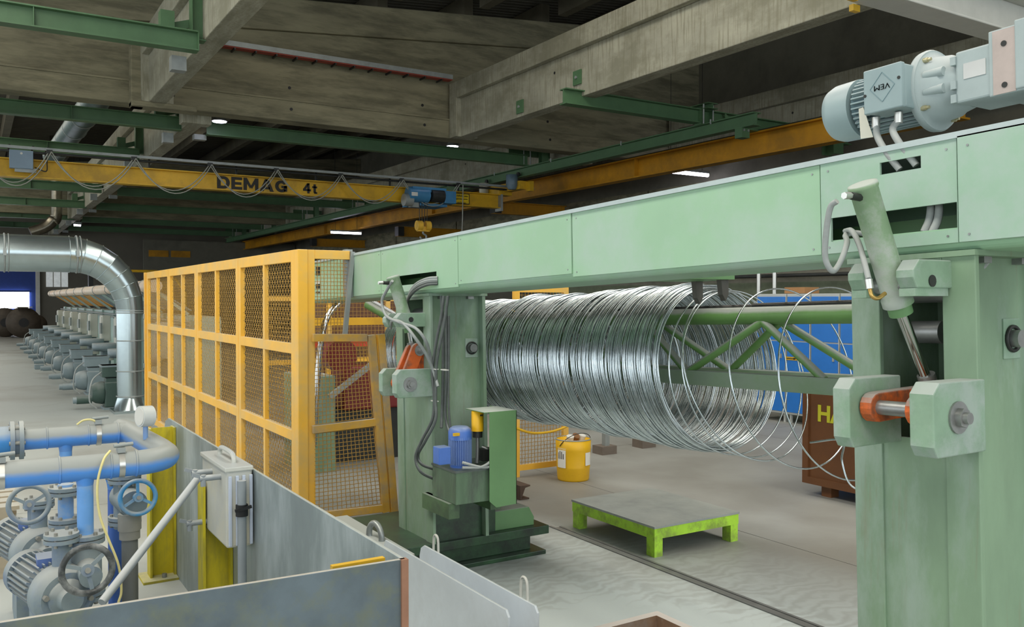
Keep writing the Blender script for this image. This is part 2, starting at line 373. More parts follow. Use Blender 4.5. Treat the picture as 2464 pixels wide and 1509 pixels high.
# ------------------------------------------------------------------ green steel crane suspension
KS = 1.85
ZB = 1.7 + 2.045 * KS
ORDN = ('first', 'second', 'third', 'fourth', 'fifth', 'sixth', 'seventh')
JH = .30
rows = [(7.5, -3, 1.60), (11.1, -3, 2.17), (13.75, -3, 2.1), (18.35, -3, 2.13), (21.6, -3, 2.2), (25.0, -3, 2.26), (28.4, -3, 2.22)]
for i, (yy, xa, xb) in enumerate(rows):
    yy *= KS; xa *= KS; xb *= KS
    o = thing('suspension_beam', 'green steel joist left of the concrete beam, %s from the front' % ORDN[i], 'steel beam', ((xa + xb) / 2, yy, ZB), 'green joists left of the concrete beam')
    MB().ibeam((xa, yy, ZB + JH / 2), (xb, yy, ZB + JH / 2), JH, .22, .02, .014).build('joist', GREENC, o)
    MB().box(xb, xb + .014, yy - .1, yy + .1, ZB, ZB + JH).build('end_plate', GREENC, o)
    MB().box(xb - 2.2, xb - 2.188, yy - .1, yy, ZB + .02, ZB + JH - .02).build('stiffener', GREENC, o)
    h = MB(); h.ibeam((xb + .03, yy + .1, ZB + JH * .7), (xb + .03, yy + .1, ZB + JH + .75), .2, .2, .014, .01, up=(1, 0, 0)); h.box(xb - .08, xb + .14, yy, yy + .2, ZB + JH * .7 - .02, ZB + JH * .7); h.build('hanger', GREENC, o)
    h = MB(); h.bar((xb - .45, yy + .25, ZB + JH + .05), (xb + .05, yy + .25, ZB + JH + .22), .06, .12); h.box(xb - .5, xb - .3, yy + .1, yy + .3, ZB + JH, ZB + JH + .3); h.build('bracket', GREENC, o)
    MB().box(xb - .3, xb - .08, yy + .35, yy + .55, ZB - .22, ZB).build('lower_clamp', GREYM, o)
rows2 = [(11.2, 2.5, 7.25), (18.6, 2.45, 7.4), (21.8, 2.43, 7.3), (25.5, 2.49, 7.3), (28.8, 2.45, 7.3)]
for i, (yy, xa, xb) in enumerate(rows2):
    yy *= KS; xa *= KS; xb *= KS
    o = thing('suspension_beam', 'green steel joist between the two concrete beams, %s from the front' % ORDN[i], 'steel beam', ((xa + xb) / 2, yy, ZB), 'green joists between the concrete beams')
    MB().ibeam((xa, yy, ZB + JH / 2), (xb, yy, ZB + JH / 2), JH, .22, .02, .014).build('joist', GREENC, o)
    MB().box(xa + .02, xa + .3, yy - .12, yy + .12, ZB + JH, ZB + JH + .03).build('shim_plate', GREYM, o)
    MB().box(xa - .25, xa + .02, yy + .1, yy + .3, ZB - .1, ZB + .02).build('lower_clamp', GREYM, o)
    for q in (.0, .22): MB().cyl((xb - .12 + q, yy, ZB), (xb - .12 + q, yy, ZB + .5), .018, n=8).build('tie_rod', GREYM, o)
    MB().ibeam((xb + .55, yy, ZB + .1), (xb + .55, yy, ZB + .95), .22, .2, .014, .01, up=(0, 1, 0)).build('hanger', GREENC, o)
    MB().ibeam((xb - .5, yy + .2, ZB + JH + .1), (xb + .9, yy + .2, ZB + JH + .1), .18, .14, .014, .01).build('bracket', GREENC, o)
YJ = 7.46 * KS
o = thing('suspension_beam', 'green steel joist hanging right of the near concrete beam above the gantry', 'steel beam', (13, YJ, ZB))
MB().ibeam((9.75, YJ, ZB + JH / 2), (18.3, YJ, ZB + JH / 2), JH, .22, .02, .014).build('joist', GREENC, o)
for x in (13.3, 13.62): MB().box(x, x + .014, YJ - .11, YJ + .11, ZB - .02, ZB + JH).build('stiffener', GREENC, o)
h = MB(); h.ibeam((13.45, YJ - .3, ZB + JH + .05), (13.45, YJ + .5, ZB + JH + .05), .12, .3, .014, .01); h.build('clamp', GREENC, o)
for x in (13.32, 13.6): MB().cyl((x, YJ - .15, ZB - .02), (x, YJ - .15, ZB + JH + .1), .018, n=8).build('tie_rod', GREYM, o)
MB().ibeam((17.6, YJ - .1, ZB - .3), (17.6, YJ - .1, ZB + .7), .35, .35, .02, .012, up=(0, 1, 0)).build('hanger', GREENC, o)
MB().prism([(14.0, YJ - .11, ZB + JH), (14.0, YJ - .11, ZB + .02), (14.35, YJ - .11, ZB + .02)], (0, .012, 0)).build('gusset', GREENC, o)
# crane runways
RZ = 1.7 + 1.9 * KS
def runway(x, y0, y1, label):
    o = thing('crane_runway', label, 'crane rail', (x, (y0 + y1) / 2, RZ)); h = ZB - RZ
    MB().ibeam((x, y0, RZ + h / 2), (x, y1, RZ + h / 2), h, .22, .022, .014).build('rail_joist', GREENC, o)
    MB().box(x - .11, x + .11, y0 + .3, y0 + .5, RZ - .2, RZ).build('end_stop', GREENC, o)
    for dx in (-.06, .06): MB().cyl((x + dx, y0 + .3, RZ - .05), (x + dx, y0 + .28, RZ - .05), .025, n=8).build('bolt', GREYM, o)
    for k in range(6): MB().cyl((x - .1, y0 + 1.2 + k * 3, ZB - .05), (x - .1, y0 + 1.2 + k * 3, ZB + .05), .022, n=6).build('bolt', GREYM, o)
    return o
RX = 7.291 * KS
runway(RX, 6.655 * KS, 29.85 * KS, 'green crane runway rail under the ceiling at right of the yellow crane')
runway(0.12, 6.7 * KS, 29.85 * KS, 'green crane runway rail at the far left edge of the ceiling')
o = thing('runway_girder', 'long yellow runway girder along the right side of the hall', 'steel beam', (15.2, 30, 4.95))
YX = 15.2
MB().ibeam((YX, 9, 5.22), (YX, 57.5, 5.22), .54, .32, .035, .018).build('girder', YELR, o)
MB().box(YX - .1, YX + .1, 9, 57.5, 5.49, 5.53).build('rail_cap', DARKM, o)
for yy in (18, 30, 42): MB().box(YX - .15, YX + .15, yy, yy + .02, 4.99, 5.45).build('stiffener', YELR, o)
for i, (yy, zz) in enumerate(((26.0, 4.9), (34.0, 4.6), (45.0, 4.75))):
    o = thing('cross_girder', 'yellow cross girder behind the runway girder, %s from the front' % ORDN[i], 'steel beam', (17, yy, zz), 'yellow cross girders at right')
    MB().ibeam((YX + .2, yy, zz), (18.45, yy, zz), .42, .26, .028, .014).build('girder', YELR, o)
    MB().box(YX + .18, YX + .45, yy - .18, yy + .18, zz - .2, zz + .2).build('bracket', DARKM, o)
# grey girder in the upper right corner
o = thing('grey_girder', 'light grey painted steel girder crossing the upper right corner', 'steel beam', (8, 4.2, 4.0))
G_GREY = mat('light_grey_paint', (176, 178, 172), 0.5, var=0.06)
MB().ibeam((5.77, 4.22, 4.17), (13, 4.22, 4.17), .34, .26, .02, .014).build('girder', G_GREY, o, bevel=.006)
MB().box(5.68, 5.76, 4.26, 4.3, 3.98, 4.05).build('yellow_buffer', YELC, o); MB().box(5.84, 5.92, 4.36, 4.4, 3.95, 4.0).build('yellow_buffer', YELC, o)
# ------------------------------------------------------------------ overhead travelling crane
CY = 11.93 * KS
cr = thing('bridge_crane', 'yellow overhead travelling crane with lettered girder and blue hoist', 'crane', (5, CY, 4.4))
ZL, ZH = 1.7 + 1.455 * KS, 1.7 + 1.675 * KS
MB().ibeam((-3.5, CY, (ZL + ZH) / 2), (7.2 * KS, CY, (ZL + ZH) / 2), ZH - ZL, .30, .025, .016).build('girder', YELC, cr)
wface = CY - .02
def cx(px, py=460): return at(px, py, 'Y', CY - .02)
INK = mat('black_lettering', (34, 34, 30), 0.6, var=0)
a, b_ = cx(522, 420), cx(692, 457)
def fit_text(name, body, p0, p1, hz, bold, parent):
    t = text(name, body, 1.0, (0, 0, 0), (1, 0, 0), (0, 0, 1), INK, None, bold)
    xs = [v.co.x for v in t.data.vertices]; zs = [v.co.z for v in t.data.vertices]
    sx = (p1.x - p0.x) / (max(xs) - min(xs)); sz = hz / (max(zs) - min(zs)); x0, z0 = min(xs), min(zs); rl = rootloc(parent)
    for v in t.data.vertices: v.co = V((p0.x + (v.co.x - x0) * sx, p0.y - .012 - v.co.y * .3, p0.z + (v.co.z - z0) * sz)) - rl
    t.parent = parent; return t
za = ZL + .055
def ringseg(cx_, cy_, rx, ry, ix, iy, g0, g1, n=10):
    P = lambda g, a_, b2: (cx_ + a_ * math.cos(g), cy_ + b2 * math.sin(g)); q = []
    for k in range(n):
        u, v = g0 + (g1 - g0) * k / n, g0 + (g1 - g0) * (k + 1) / n; q.append([P(u, ix, iy), P(u, rx, ry), P(v, rx, ry), P(v, ix, iy)])
    return q
def rc(x0, x1, y0, y1): return [(x0, y0), (x1, y0), (x1, y1), (x0, y1)]
H_ = math.pi / 2
GLY = {'D': (1.05, [rc(0, .3, 0, 1), rc(.3, .55, .77, 1), rc(.3, .55, 0, .23)] + ringseg(.55, .5, .5, .5, .2, .27, -H_, H_)),
       'E': (.9, [rc(0, .3, 0, 1), rc(.3, .9, .78, 1), rc(.3, .84, .39, .6), rc(.3, .9, 0, .22)]),
       'M': (1.25, [rc(0, .28, 0, 1), rc(.97, 1.25, 0, 1), [(.28, 1), (.28, .55), (.55, .12), (.66, .32)], [(.97, 1), (.59, .32), (.70, .12), (.97, .55)]]),
       'A': (1.2, [[(0, 0), (.32, 0), (.72, 1), (.44, 1)], [(1.2, 0), (.88, 0), (.48, 1), (.76, 1)], rc(.34, .86, .17, .36)]),
       'G': (1.1, ringseg(.55, .5, .55, .5, .25, .26, .55, 2 * math.pi - .75, 16) + [rc(.55, 1.05, .36, .56), rc(.78, 1.05, .08, .56)]),
       '4': (.8, [[(.42, 1), (.66, 1), (.26, .4), (0, .4)], rc(0, .8, .22, .42), rc(.42, .66, 0, 1)]),
       't': (.5, [rc(.13, .37, .1, .95), rc(0, .5, .56, .74), rc(.2, .5, 0, .18)])}
def block_letters(name, body, p0, p1, hz, parent, gap=.12):
    W = sum(GLY[c][0] for c in body) + gap * (len(body) - 1); sx = (p1.x - p0.x) / W; x = 0; m = MB()
    for c in body:
        for q in GLY[c][1]: m.prism([(p0.x + (x + u) * sx, p0.y - .004, p0.z + v * hz) for u, v in q], (0, -.004, 0))
        x += GLY[c][0] + gap
    return m.build(name, INK, parent)
block_letters('maker_lettering', 'DEMAG', V((a.x, wface, za)), V((b_.x, wface, za)), .305, cr)['label'] = 'black DEMAG lettering'
a, b_ = cx(729, 436), cx(763, 464)
block_letters('load_lettering', '4t', V((a.x, wface, za + .02)), V((b_.x, wface, za)), .26, cr)['label'] = 'black 4t lettering'
# warning sign
a, b_ = at(1087, 464, 'Y', CY - .16), at(1129, 492, 'Y', CY - .16)
sg = MB().box(a.x, b_.x, CY - .17, CY - .155, b_.z, a.z).build('warning_sign', mat('sign_yellow', (236, 200, 20), .5, var=.03), cr)
fr = MB(); w = .018
fr.box(a.x, b_.x, CY - .176, CY - .17, a.z - w, a.z); fr.box(a.x, b_.x, CY - .176, CY - .17, b_.z, b_.z + w); fr.box(a.x, a.x + w, CY - .176, CY - .17, b_.z, a.z); fr.box(b_.x - w, b_.x, CY - .176, CY - .17, b_.z, a.z)
fr.build('sign_border', INK, sg)
for i, ln in enumerate(('Das Aufhalten unter', 'hängenden Lasten', 'ist verboten !')):
    zz = a.z - .095 - i * .095
    t = fit_text('sign_lettering', ln, V((a.x + .045 + i * .015, CY - .166, zz)), V((b_.x - .045 - i * .015, CY - .166, zz)), .056, .01, sg)
# end carriage riding below the right runway
e = MB().box(RX - .12, RX + .12, CY - 1.0, CY + 1.0, RZ - .34, RZ - .1); e.box(RX - .3, RX + .15, CY - .16, CY + .16, ZH - .02, RZ - .3); e.build('end_carriage', YELC, cr, bevel=.01)
BGE = mat('blue_grey_enamel', (104, 126, 140), .45)
MB().lathe((RX - .22, CY - .75, RZ + .08), (0, 0, -.42), [(0, .05), (0, .17), (.75, .17), (1, .11)], 18).build('travel_motor', BGE, cr)
MB().lathe((RX - .22, CY + .85, RZ + .02), (0, 0, -.36), [(0, .05), (0, .15), (.75, .15), (1, .1)], 18).build('travel_motor', mat('pale_motor_enamel', (208, 206, 186), .45), cr)
MB().box(RX + .1, RX + .24, CY - 1.2, CY - 1.0, RZ - .4, RZ - .12).build('buffer', YELC, cr)
for dy in (-.9, .9):
    for dx in (-.08, .08): MB().cyl((RX + dx, CY + dy, RZ + .08), (RX + dx * 1.6, CY + dy, RZ + .08), .07, n=14).build('wheel', DARKM, cr)
MB().box(7.2 * KS - .07, 7.2 * KS, CY - .17, CY + .17, ZL - .08, ZH).build('end_buffer', GREYM, cr)
# festoon track and cables
ty, tz = CY - .42, ZH + .2
MB().box(-3.5, RX + .75, ty - .03, ty + .03, tz - .03, tz + .03).build('festoon_track', GREYM, cr)
MB().cyl((-3.5, ty + .14, tz - .07), (RX + .2, ty + .14, tz - .07), .03, n=8).build('conduit', DARKM, cr)
for px in (22, 78, 112, 360, 570, 762, 940, 1105):
    x = cx(px).x
    s_ = MB().box(x - .02, x + .02, ty - .02, CY + .06, tz + .02, tz + .05); s_.box(x - .02, x + .02, CY + .02, CY + .06, ZH - .0, tz + .05); s_.build('track_bracket', DARKM, cr)
CABLE = mat('grey_cable', (150, 152, 142), .55, var=.08)
hang = [cx(p).x for p in (-60, 115, 315, 495, 652, 805, 950, 1085)]
for i in range(len(hang) - 1):
    x0, x1 = hang[i], hang[i + 1]
    for q in range(2):
        sag = (.72 + .07 * q - .02 * i) * (1 if x1 - x0 > .9 else .8)
        pts = [(x0 + (x1 - x0) * k / 14 + .05 * q, ty - .03 - .02 * q, tz - .05 - sag * (1 - (2 * k / 14 - 1) ** 2)) for k in range(15)]
        MB().tube(pts, 0.0125, 6).build('festoon_cable', CABLE, cr)
    MB().box(x1 - .05, x1 + .07, ty - .05, ty + .01, tz - .09, tz - .01).build('cable_trolley', DARKM, cr)
# control box at the left
a, b_ = at(22, 360, 'Y', CY - .3), at(80, 408, 'Y', CY - .3)
cb = MB().box(a.x, b_.x, CY - .36, CY - .2, b_.z, a.z).build('control_box', mat('grey_blue_enclosure', (120, 142, 160), .4, var=.05), cr, bevel=.008)
MB().cyl(((a.x + b_.x) / 2, CY - .36, a.z - .07), ((a.x + b_.x) / 2, CY - .37, a.z - .07), .025, n=12).build('lock', WHITEP, cb)
MB().box(a.x + .1, b_.x + .06, CY - .3, CY - .24, b_.z - .07, b_.z + .02).build('gland_plate', GREYM, cb)
MB().tube(spline([(b_.x + .03, CY - .28, b_.z + .05), (b_.x + .25, CY - .3, b_.z - .02), (b_.x + .27, CY - .3, b_.z + .2), (hang[1] + .02, ty, tz - .05)], 6), .012, 6).build('cable', BLACK, cr)
# hoist
HB = mat('hoist_blue', (62, 124, 166), .4, var=.12)
hx0, hx1 = cx(966).x, cx(1076).x; hz = (ZL + ZH) / 2 - .02
ho = MB().cyl((hx0, CY - .42, hz), (hx0 + .6, CY - .42, hz), .21, n=24)
ho.cyl((hx0 + .6, CY - .42, hz), (hx1 - .3, CY - .42, hz), .10, n=20); ho.box(hx0 + .1, hx1 - .3, CY - .55, CY - .25, hz + .08, hz + .21)
ho = ho.build('hoist_body', HB, cr, label='blue hoist body with rope drum')
MB().box(hx1 - .36, hx1, CY - .58, CY - .25, hz - .2, hz + .15).build('hoist_motor', HB, ho, bevel=.02)
MB().cyl((hx0 + .66, CY - .50, hz - .01), (hx1 - .38, CY - .50, hz - .01), .17, n=24).build('rope_drum', DARKM, ho)
MB().cyl((hx0 - .12, CY - .42, hz - .16), (hx0 + .12, CY - .42, hz - .16), .17, n=18).build('gear_cover', GREYM, ho)
MB().box(hx0 + .1, hx0 + .34, CY - .42, CY - .26, hz - .34, hz - .14).build('electrics_box', GREYM, ho)
MB().box(hx0 + .02, hx0 + .2, CY - .64, CY - .632, hz - .06, hz + .04).build('rating_plate', WHITEP, ho)
tr = MB().box(hx0 + .2, hx1 - .2, CY - .4, CY + .35, ZL - .1, ZL - .03); tr.box(hx0 + .25, hx0 + .3, CY - .3, CY - .26, ZL - .06, hz + .1); tr.build('trolley_frame', HB, ho)
hk = V((cx(1003).x, CY - .42, 0)); zt = at(1003, 534, 'Y', CY - .42).z; zb = at(1003, 572, 'Y', CY - .42).z
for dx in (-.12, -.04, .05, .13): MB().cyl((hk.x + dx, hk.y, hz - .1), (hk.x + dx * .9, hk.y, zt), .010, n=6).build('rope', DARKM, ho)
hb = MB()
for s_ in (-1, 1): hb.cyl((hk.x + s_ * .05, hk.y, zt - .1), (hk.x + s_ * .2, hk.y, zt - .1), .14, n=18)
hb.box(hk.x - .18, hk.x + .18, hk.y - .06, hk.y + .06, zt - .26, zt - .12)
hb = hb.build('hook_block', mat('hook_yellow', (226, 180, 60), .5), ho, bevel=.01)
MB().tube(spline([(hk.x, hk.y, zt - .24), (hk.x, hk.y, zt - .31), (hk.x + .09, hk.y, zt - .37), (hk.x + .07, hk.y, zt - .46), (hk.x - .04, hk.y, zt - .48), (hk.x - .1, hk.y, zt - .4)], 5), [.028] * 25 + [.016], 8).build('hook', GREYM, ho)
MB().tube([(cx(1098).x, CY - .42, tz - .05), (cx(1096).x, CY - .44, 4.0), (cx(1090).x, CY - .44, 2.4)], .016, 6).build('pendant_cable', CABLE, cr)

# ------------------------------------------------------------------ lamps
TUBE = mat('lamp_tube', (255, 255, 255), .4, var=0, emit=(236, 232, 255), estr=14)
def tube_lamp(px0, py0, px1, py1, depth, label):
    a = atd(px0, py0, depth); z = a.z; b = at(px1, py1, 'Y', a.y); b.z = z
    o = thing('tube_lamp', label, 'lamp', (a + b) / 2)
    MB().box(a.x, b.x, a.y - .05, a.y + .05, z + .01, z + .08).build('housing', GREYM, o)
    MB().cyl((a.x + .03, a.y, z - .03), (b.x - .03, a.y, z - .03), .055, n=12).build('tube', TUBE, o)
    for q in (.15, .85): MB().cyl((a.x + (b.x - a.x) * q, a.y, z + .08), (a.x + (b.x - a.x) * q, a.y, roofz(a.x + (b.x - a.x) * q) + .04), .008, n=6).build('hanger', DARKM, o)
tube_lamp(1597, 408, 1705, 417, 24.5, 'bright tube lamp under the yellow runway girder above the gantry')
tube_lamp(795, 557, 870, 562, 39, 'bright tube lamp above the yellow mesh fence')
tube_lamp(176, 540, 196, 541, 43, 'small tube lamp high above the ventilation duct')
def bay_lamp(px, py, d, label):
    p = atd(px, py, d)
    o = thing('bay_lamp', label, 'lamp', p)
    MB().lathe(p + V((0, 0, .16)), (0, 0, -.16), [(0, .05), (.4, .12), (1, .17)], 20).build('shade', GREYM, o)
    MB().cyl(p, p - V((0, 0, .015)), .15, n=20).build('diffuser', TUBE, o)
    MB().cyl(p + V((0, 0, .16)), V((p.x, p.y, roofz(p.x) + .04)), .008, n=6).build('hanger', DARKM, o)
bay_lamp(528, 292, 19.5, 'round bay lamp glowing below the concrete girder, left one')
bay_lamp(1089, 352, 23.5, 'round bay lamp glowing below the corner of girder and beam')
# rooflights: small panes of pale glazing in the roof
for i, (x0, y0) in enumerate(((9.3, 34.0), (6.9, 39.0))):
    tag(struct(MB().box(x0, x0 + 1.0, y0, y0 + 1.5, roofz(x0) - .12, roofz(x0) - .05).build('window_%d' % (i + 2), mat('rooflight_glazing', (240, 232, 210), .4, var=0, emit=(255, 240, 214), estr=2.5))), 'small bright rooflight in the dark roof, %s' % ('nearer' if i == 0 else 'farther'))
for i, (xc, yc, w, l) in enumerate(((-1.6, 3.5, 2.6, 24), (6.4, 2.5, 2.2, 22), (-1.6, 32, 2.6, 24))):  # long glowing strips, added out of view above the roof fill lamps
    tag(struct(MB().box(xc - w / 2, xc + w / 2, yc - l / 2, yc + l / 2, roofz(xc) - .10, roofz(xc) - .04).build('window_%d' % (i + 4), MATS['rooflight_glazing'])), 'added out-of-view rooflight strip in the roof, %s' % ('near left', 'near right', 'far left')[i])
# ------------------------------------------------------------------ gantry (stands at a slight slope along the line)
TA, TY0, TZ0 = 0.03, 4.9, 0.2
def G(p):
    dy, dz = p[1] - TY0, p[2] - TZ0
    return V((p[0], TY0 + dy * math.cos(TA) + dz * math.sin(TA), TZ0 + dz * math.cos(TA) - dy * math.sin(TA)))
GLIGHT = mat('pale_green_enamel', (151, 189, 156), 0.45, var=0.06, scale=1.3, stain=(168, 190, 178), stain_amt=0.7, stain_scale=1.2, dust=0.8, dustrgb=(186, 196, 196), dlo=0.55, dhi=1.05)
GCOL = mat('worn_green_enamel', (122, 148, 121), 0.55, var=0.16, scale=4, stretch=(1, 1, .35), stain=(146, 164, 152), stain_amt=0.85, stain_scale=3.0, streak=(128, 118, 96), streak_amt=.45, streak_lo=.60, dust=0.8, dustrgb=(178, 186, 184), dlo=0.55, dhi=1.05)
GDEEP = mat('shop_green_enamel', (100, 140, 92), 0.5, var=0.1, scale=3, dust=0.85, dustrgb=(184, 190, 186), dlo=0.55, dhi=1.0)
GOILY = mat('oily_green_casting', (44, 76, 48), 0.35, var=0.35, scale=9, stain=(26, 34, 30), stain_amt=0.85, stain_scale=4, dust=0.35, dustrgb=(86, 98, 90))
GBLOCK = mat('dusty_green_block', (128, 156, 132), 0.6, var=0.14, scale=9, stain=(158, 172, 164), stain_amt=0.8, stain_scale=6, dust=0.9, dustrgb=(170, 178, 174), dlo=0.4, dhi=1.0)
ORANGE = mat('orange_primer', (208, 98, 36), 0.6, var=0.2, scale=14, stain=(92, 70, 56), stain_amt=0.8, stain_scale=9, dust=0.9, dustrgb=(150, 148, 142), dlo=0.4, dhi=0.9)
STEEL = mat('dull_steel', (150, 152, 150), 0.4, 0.7, var=0.15, scale=20)
CHROME = mat('chromed_rod', (190, 192, 190), 0.12, 1.0, var=0.05)
HOSE = mat('dusty_hose', (150, 156, 154), 0.7, var=0.12, scale=20, dust=0.6, dustrgb=(178, 182, 178))
HOSED = mat('dark_hose', (84, 90, 88), 0.6, var=0.2, scale=20, dust=0.6, dustrgb=(160, 166, 162), dlo=.4)
BRASS = mat('brass_fitting', (196, 164, 96), 0.35, 0.8, var=0.1)
SILVER = mat('bright_zinc_fitting', (206, 206, 200), 0.3, 0.8, var=0.05)

ga = thing('coil_gantry', 'long pale green gantry beam on two green columns over the wire coil', 'gantry', (2.55, 3.2, 0))
X0, X1 = 2.38, 2.74
# lower tube with a rounded front edge
tb = MB(G); r = .04
prof = [(X1, 1.80), (X1, 1.733)] + [(X0 + r - r * math.sin(g), 1.733 + r - r * math.cos(g)) for g in [math.pi / 2 * k / 6 for k in range(7)]] + [(X0, 1.80)]
tb.prism([(x, .5, z) for x, z in prof], (0, 6.5, 0)); tb.build('lower_tube', GLIGHT, ga)
MB(G).box(X1 - .006, X1, .5, 7.0, 1.8, 2.06).build('back_plate', GLIGHT, ga)
MB(G).box(X0 - .014, X1 + .01, .5, 7.0, 2.052, 2.07).build('top_plate', mat('dusty_top_lip', (176, 190, 190), .6, var=.08), ga)
for yy in (1.0, 2.2, 3.3, 4.3, 5.6, 6.6): MB(G).box(X0 + .006, X1 - .006, yy - .006, yy + .006, 1.8, 2.058).build('rib', GDEEP, ga)
MB(G).box(X0 + .03, X0 + .05, .6, 6.9, 1.9, 1.96).build('inner_angle', GDEEP, ga); MB(G).box(X0 + .2, X0 + .22, .6, 6.9, 1.8, 1.86).build('inner_angle', GDEEP, ga)
GDUST = mat('dust_veiled_green', (152, 184, 162), 0.6, var=0.06, scale=2.5, stain=(168, 184, 178), stain_amt=0.8, stain_scale=2.5)
def panel(y0, y1, holes=(), z0=1.757, z1=2.056, pr=.008, m_=None):
    ys_ = sorted({y0, y1, *[h[i] for h in holes for i in (0, 1)]}); zs_ = sorted({z0, z1, *[h[i] for h in holes for i in (2, 3)]}); m = MB(G)
    for i in range(len(ys_) - 1):
        for j in range(len(zs_) - 1):
            cy_, cz_ = (ys_[i] + ys_[i + 1]) / 2, (zs_[j] + zs_[j + 1]) / 2
            if any(h[0] < cy_ < h[1] and h[2] < cz_ < h[3] for h in holes): continue
            m.box(X0 - pr, X0 + .001, ys_[i], ys_[i + 1], zs_[j], zs_[j + 1])
    o = m.build('cover_panel', m_ or GLIGHT, ga)
    for yy in (y0 + .03, y1 - .03):
        for zz in (z0 + .02, z1 - .03): MB(G).cyl((X0 - pr - .002, yy, zz), (X0 - pr, yy, zz), .0035, n=8).build('screw', STEEL, o)
g_ = .003
panel(6.02 + g_, 6.95); panel(5.45 + g_, 6.02 - g_)
panel(4.345 + g_, 5.45 - g_, [(4.62, 5.36, 1.795, 1.862)])
panel(3.235 + g_, 4.345 - g_, z0=1.772); panel(1.84 + g_, 3.235 - g_, pr=.004)
panel(1.37 + g_, 1.84 - g_, [(1.482, 1.618, 1.985, 2.022), (1.375, 1.80, 1.795, 1.872)], m_=GDUST)
panel(.5, 1.37 - g_, pr=.014, m_=GDUST)
MB(G).box(X0 - .06, X0 - .005, 5.97, 6.03, 1.75, 2.1).build('end_angle', GREYM, ga)

MB(G).box(X0 - .014, X1 + .01, .488, .5, 1.735, 2.07).build('end_plate', GDUST, ga)
def capsule(m, p0, p1, r0, r1, y0, y1):
    """flat link in the XZ plane between two eyes"""
    a, b = V((p0[0], 0, p0[1])), V((p1[0], 0, p1[1])); d = (b - a).normalized(); n = V((-d.z, 0, d.x)); pts = []
    for k in range(9): g = math.pi / 2 + math.pi * k / 8; pts.append(a + (d * math.cos(g) + n * math.sin(g)) * r0)
    for k in range(9): g = -math.pi / 2 + math.pi * k / 8; pts.append(b + (d * math.cos(g) + n * math.sin(g)) * r1)
    m.prism([(p.x, y0, p.z) for p in pts], (0, y1 - y0, 0))
def bolt_y(x, y, z, r, parent, big=True):
    """bolt head facing -Y"""
    MB(G).cyl((x, y, z), (x, y - .006, z), r * 1.7, n=20).build('washer', STEEL, parent)
    MB(G).cyl((x, y - .006, z), (x, y - .022, z), r * 1.05, n=6).build('bolt_head', STEEL, parent)
    MB(G).cyl((x, y - .022, z), (x, y - .035, z), r * .62, n=14).build('bolt_end', STEEL, parent)
def block(x0, x1, y0, y1, z0, z1, ch=.03):
    m = MB(G); m.prism([(x0, y0, z0 + ch), (x0 + ch * .6, y0, z0), (x1, y0, z0), (x1, y0, z1), (x0 + ch, y0, z1), (x0, y0, z1 - ch)], (0, y1 - y0, 0))
    return m.build('bearing_block', GBLOCK, ga, bevel=.004)

def column(yl, yh, zb, zc, near):
    f = MB(G)
    f.box(2.38, 2.40, yl, yl + .10, zb, 1.733); f.box(2.38, 2.40, yh - .10, yh, zb, 1.733)
    f.box(2.38, 2.40, yl + .10, yh - .10, 1.70, 1.733)
    c = f.build('column', GCOL, ga, bevel=.003)
    MB(G).box(2.388, 2.40, yl + .10, yh - .10, zb, zc).build('cover_plate', GCOL, c)
    MB(G).box(2.75, 2.772, yl, yh, zb, 1.733).build('rear_flange', GCOL, c)
    MB(G).box(2.40, 2.75, yl + .05, yl + .06, zb, 1.72).build('web', GCOL, c)
    MB(G).box(2.40, 2.75, yh - .06, yh - .05, zb, 1.72).build('web', GCOL, c)
    MB(G).box(2.37, 2.785, yl - .005, yh + .005, 1.718, 1.734).build('top_plate', GCOL, c)
    MB(G).cyl((2.50, yl + .06, 1.62), (2.50, yh - .06, 1.62), .03, n=14).build('cross_shaft', STEEL, c)
    for xx in (2.48, 2.68): MB(G).box(xx - .02, xx + .02, yl + .02, yl + .05, 1.70, 1.718).build('nut', STEEL, c)
    return c
cr_ = column(1.33, 1.735, 0.0, 1.185, True)
cl_ = column(4.73, 5.235, 0.2, 1.10, False)
tag(cr_, 'right green column of the gantry, nearest the camera'); tag(cl_, 'left green column of the gantry')
# brackets, right column
for (a0, a1) in ((1.40, 1.455), (1.56, 1.612)): block(2.20, 2.39, a0, a1, 1.628, 1.708)
for (a0, a1) in ((1.315, 1.385), (1.573, 1.63)): block(2.145, 2.39, a0, a1, 1.172, 1.372)
MB(G).box(2.215, 2.37, 1.405, 1.455, 1.606, 1.628).build('bearing_cap', GBLOCK, ga); MB(G).box(2.215, 2.37, 1.56, 1.608, 1.606, 1.628).build('bearing_cap', GBLOCK, ga)
MB(G).lathe((2.285, 1.399, 1.648), (0, -.002, 0), [(0, .0), (0, .017), (1, .017)], 14).build('eye_hole', DARKM, ga)
bolt_y(2.255, 1.315, 1.275, .026, ga)
MB(G).cyl((2.225, 1.385, 1.288), (2.225, 1.573, 1.288), .021, n=18).build('pivot_pin', STEEL, ga)
lv = MB(G)
capsule(lv, (2.225, 1.288), (2.52, 1.30), .043, .04, 1.388, 1.425); capsule(lv, (2.225, 1.288), (2.52, 1.30), .043, .04, 1.53, 1.568)
lv.build('lever', ORANGE, ga, bevel=.004)
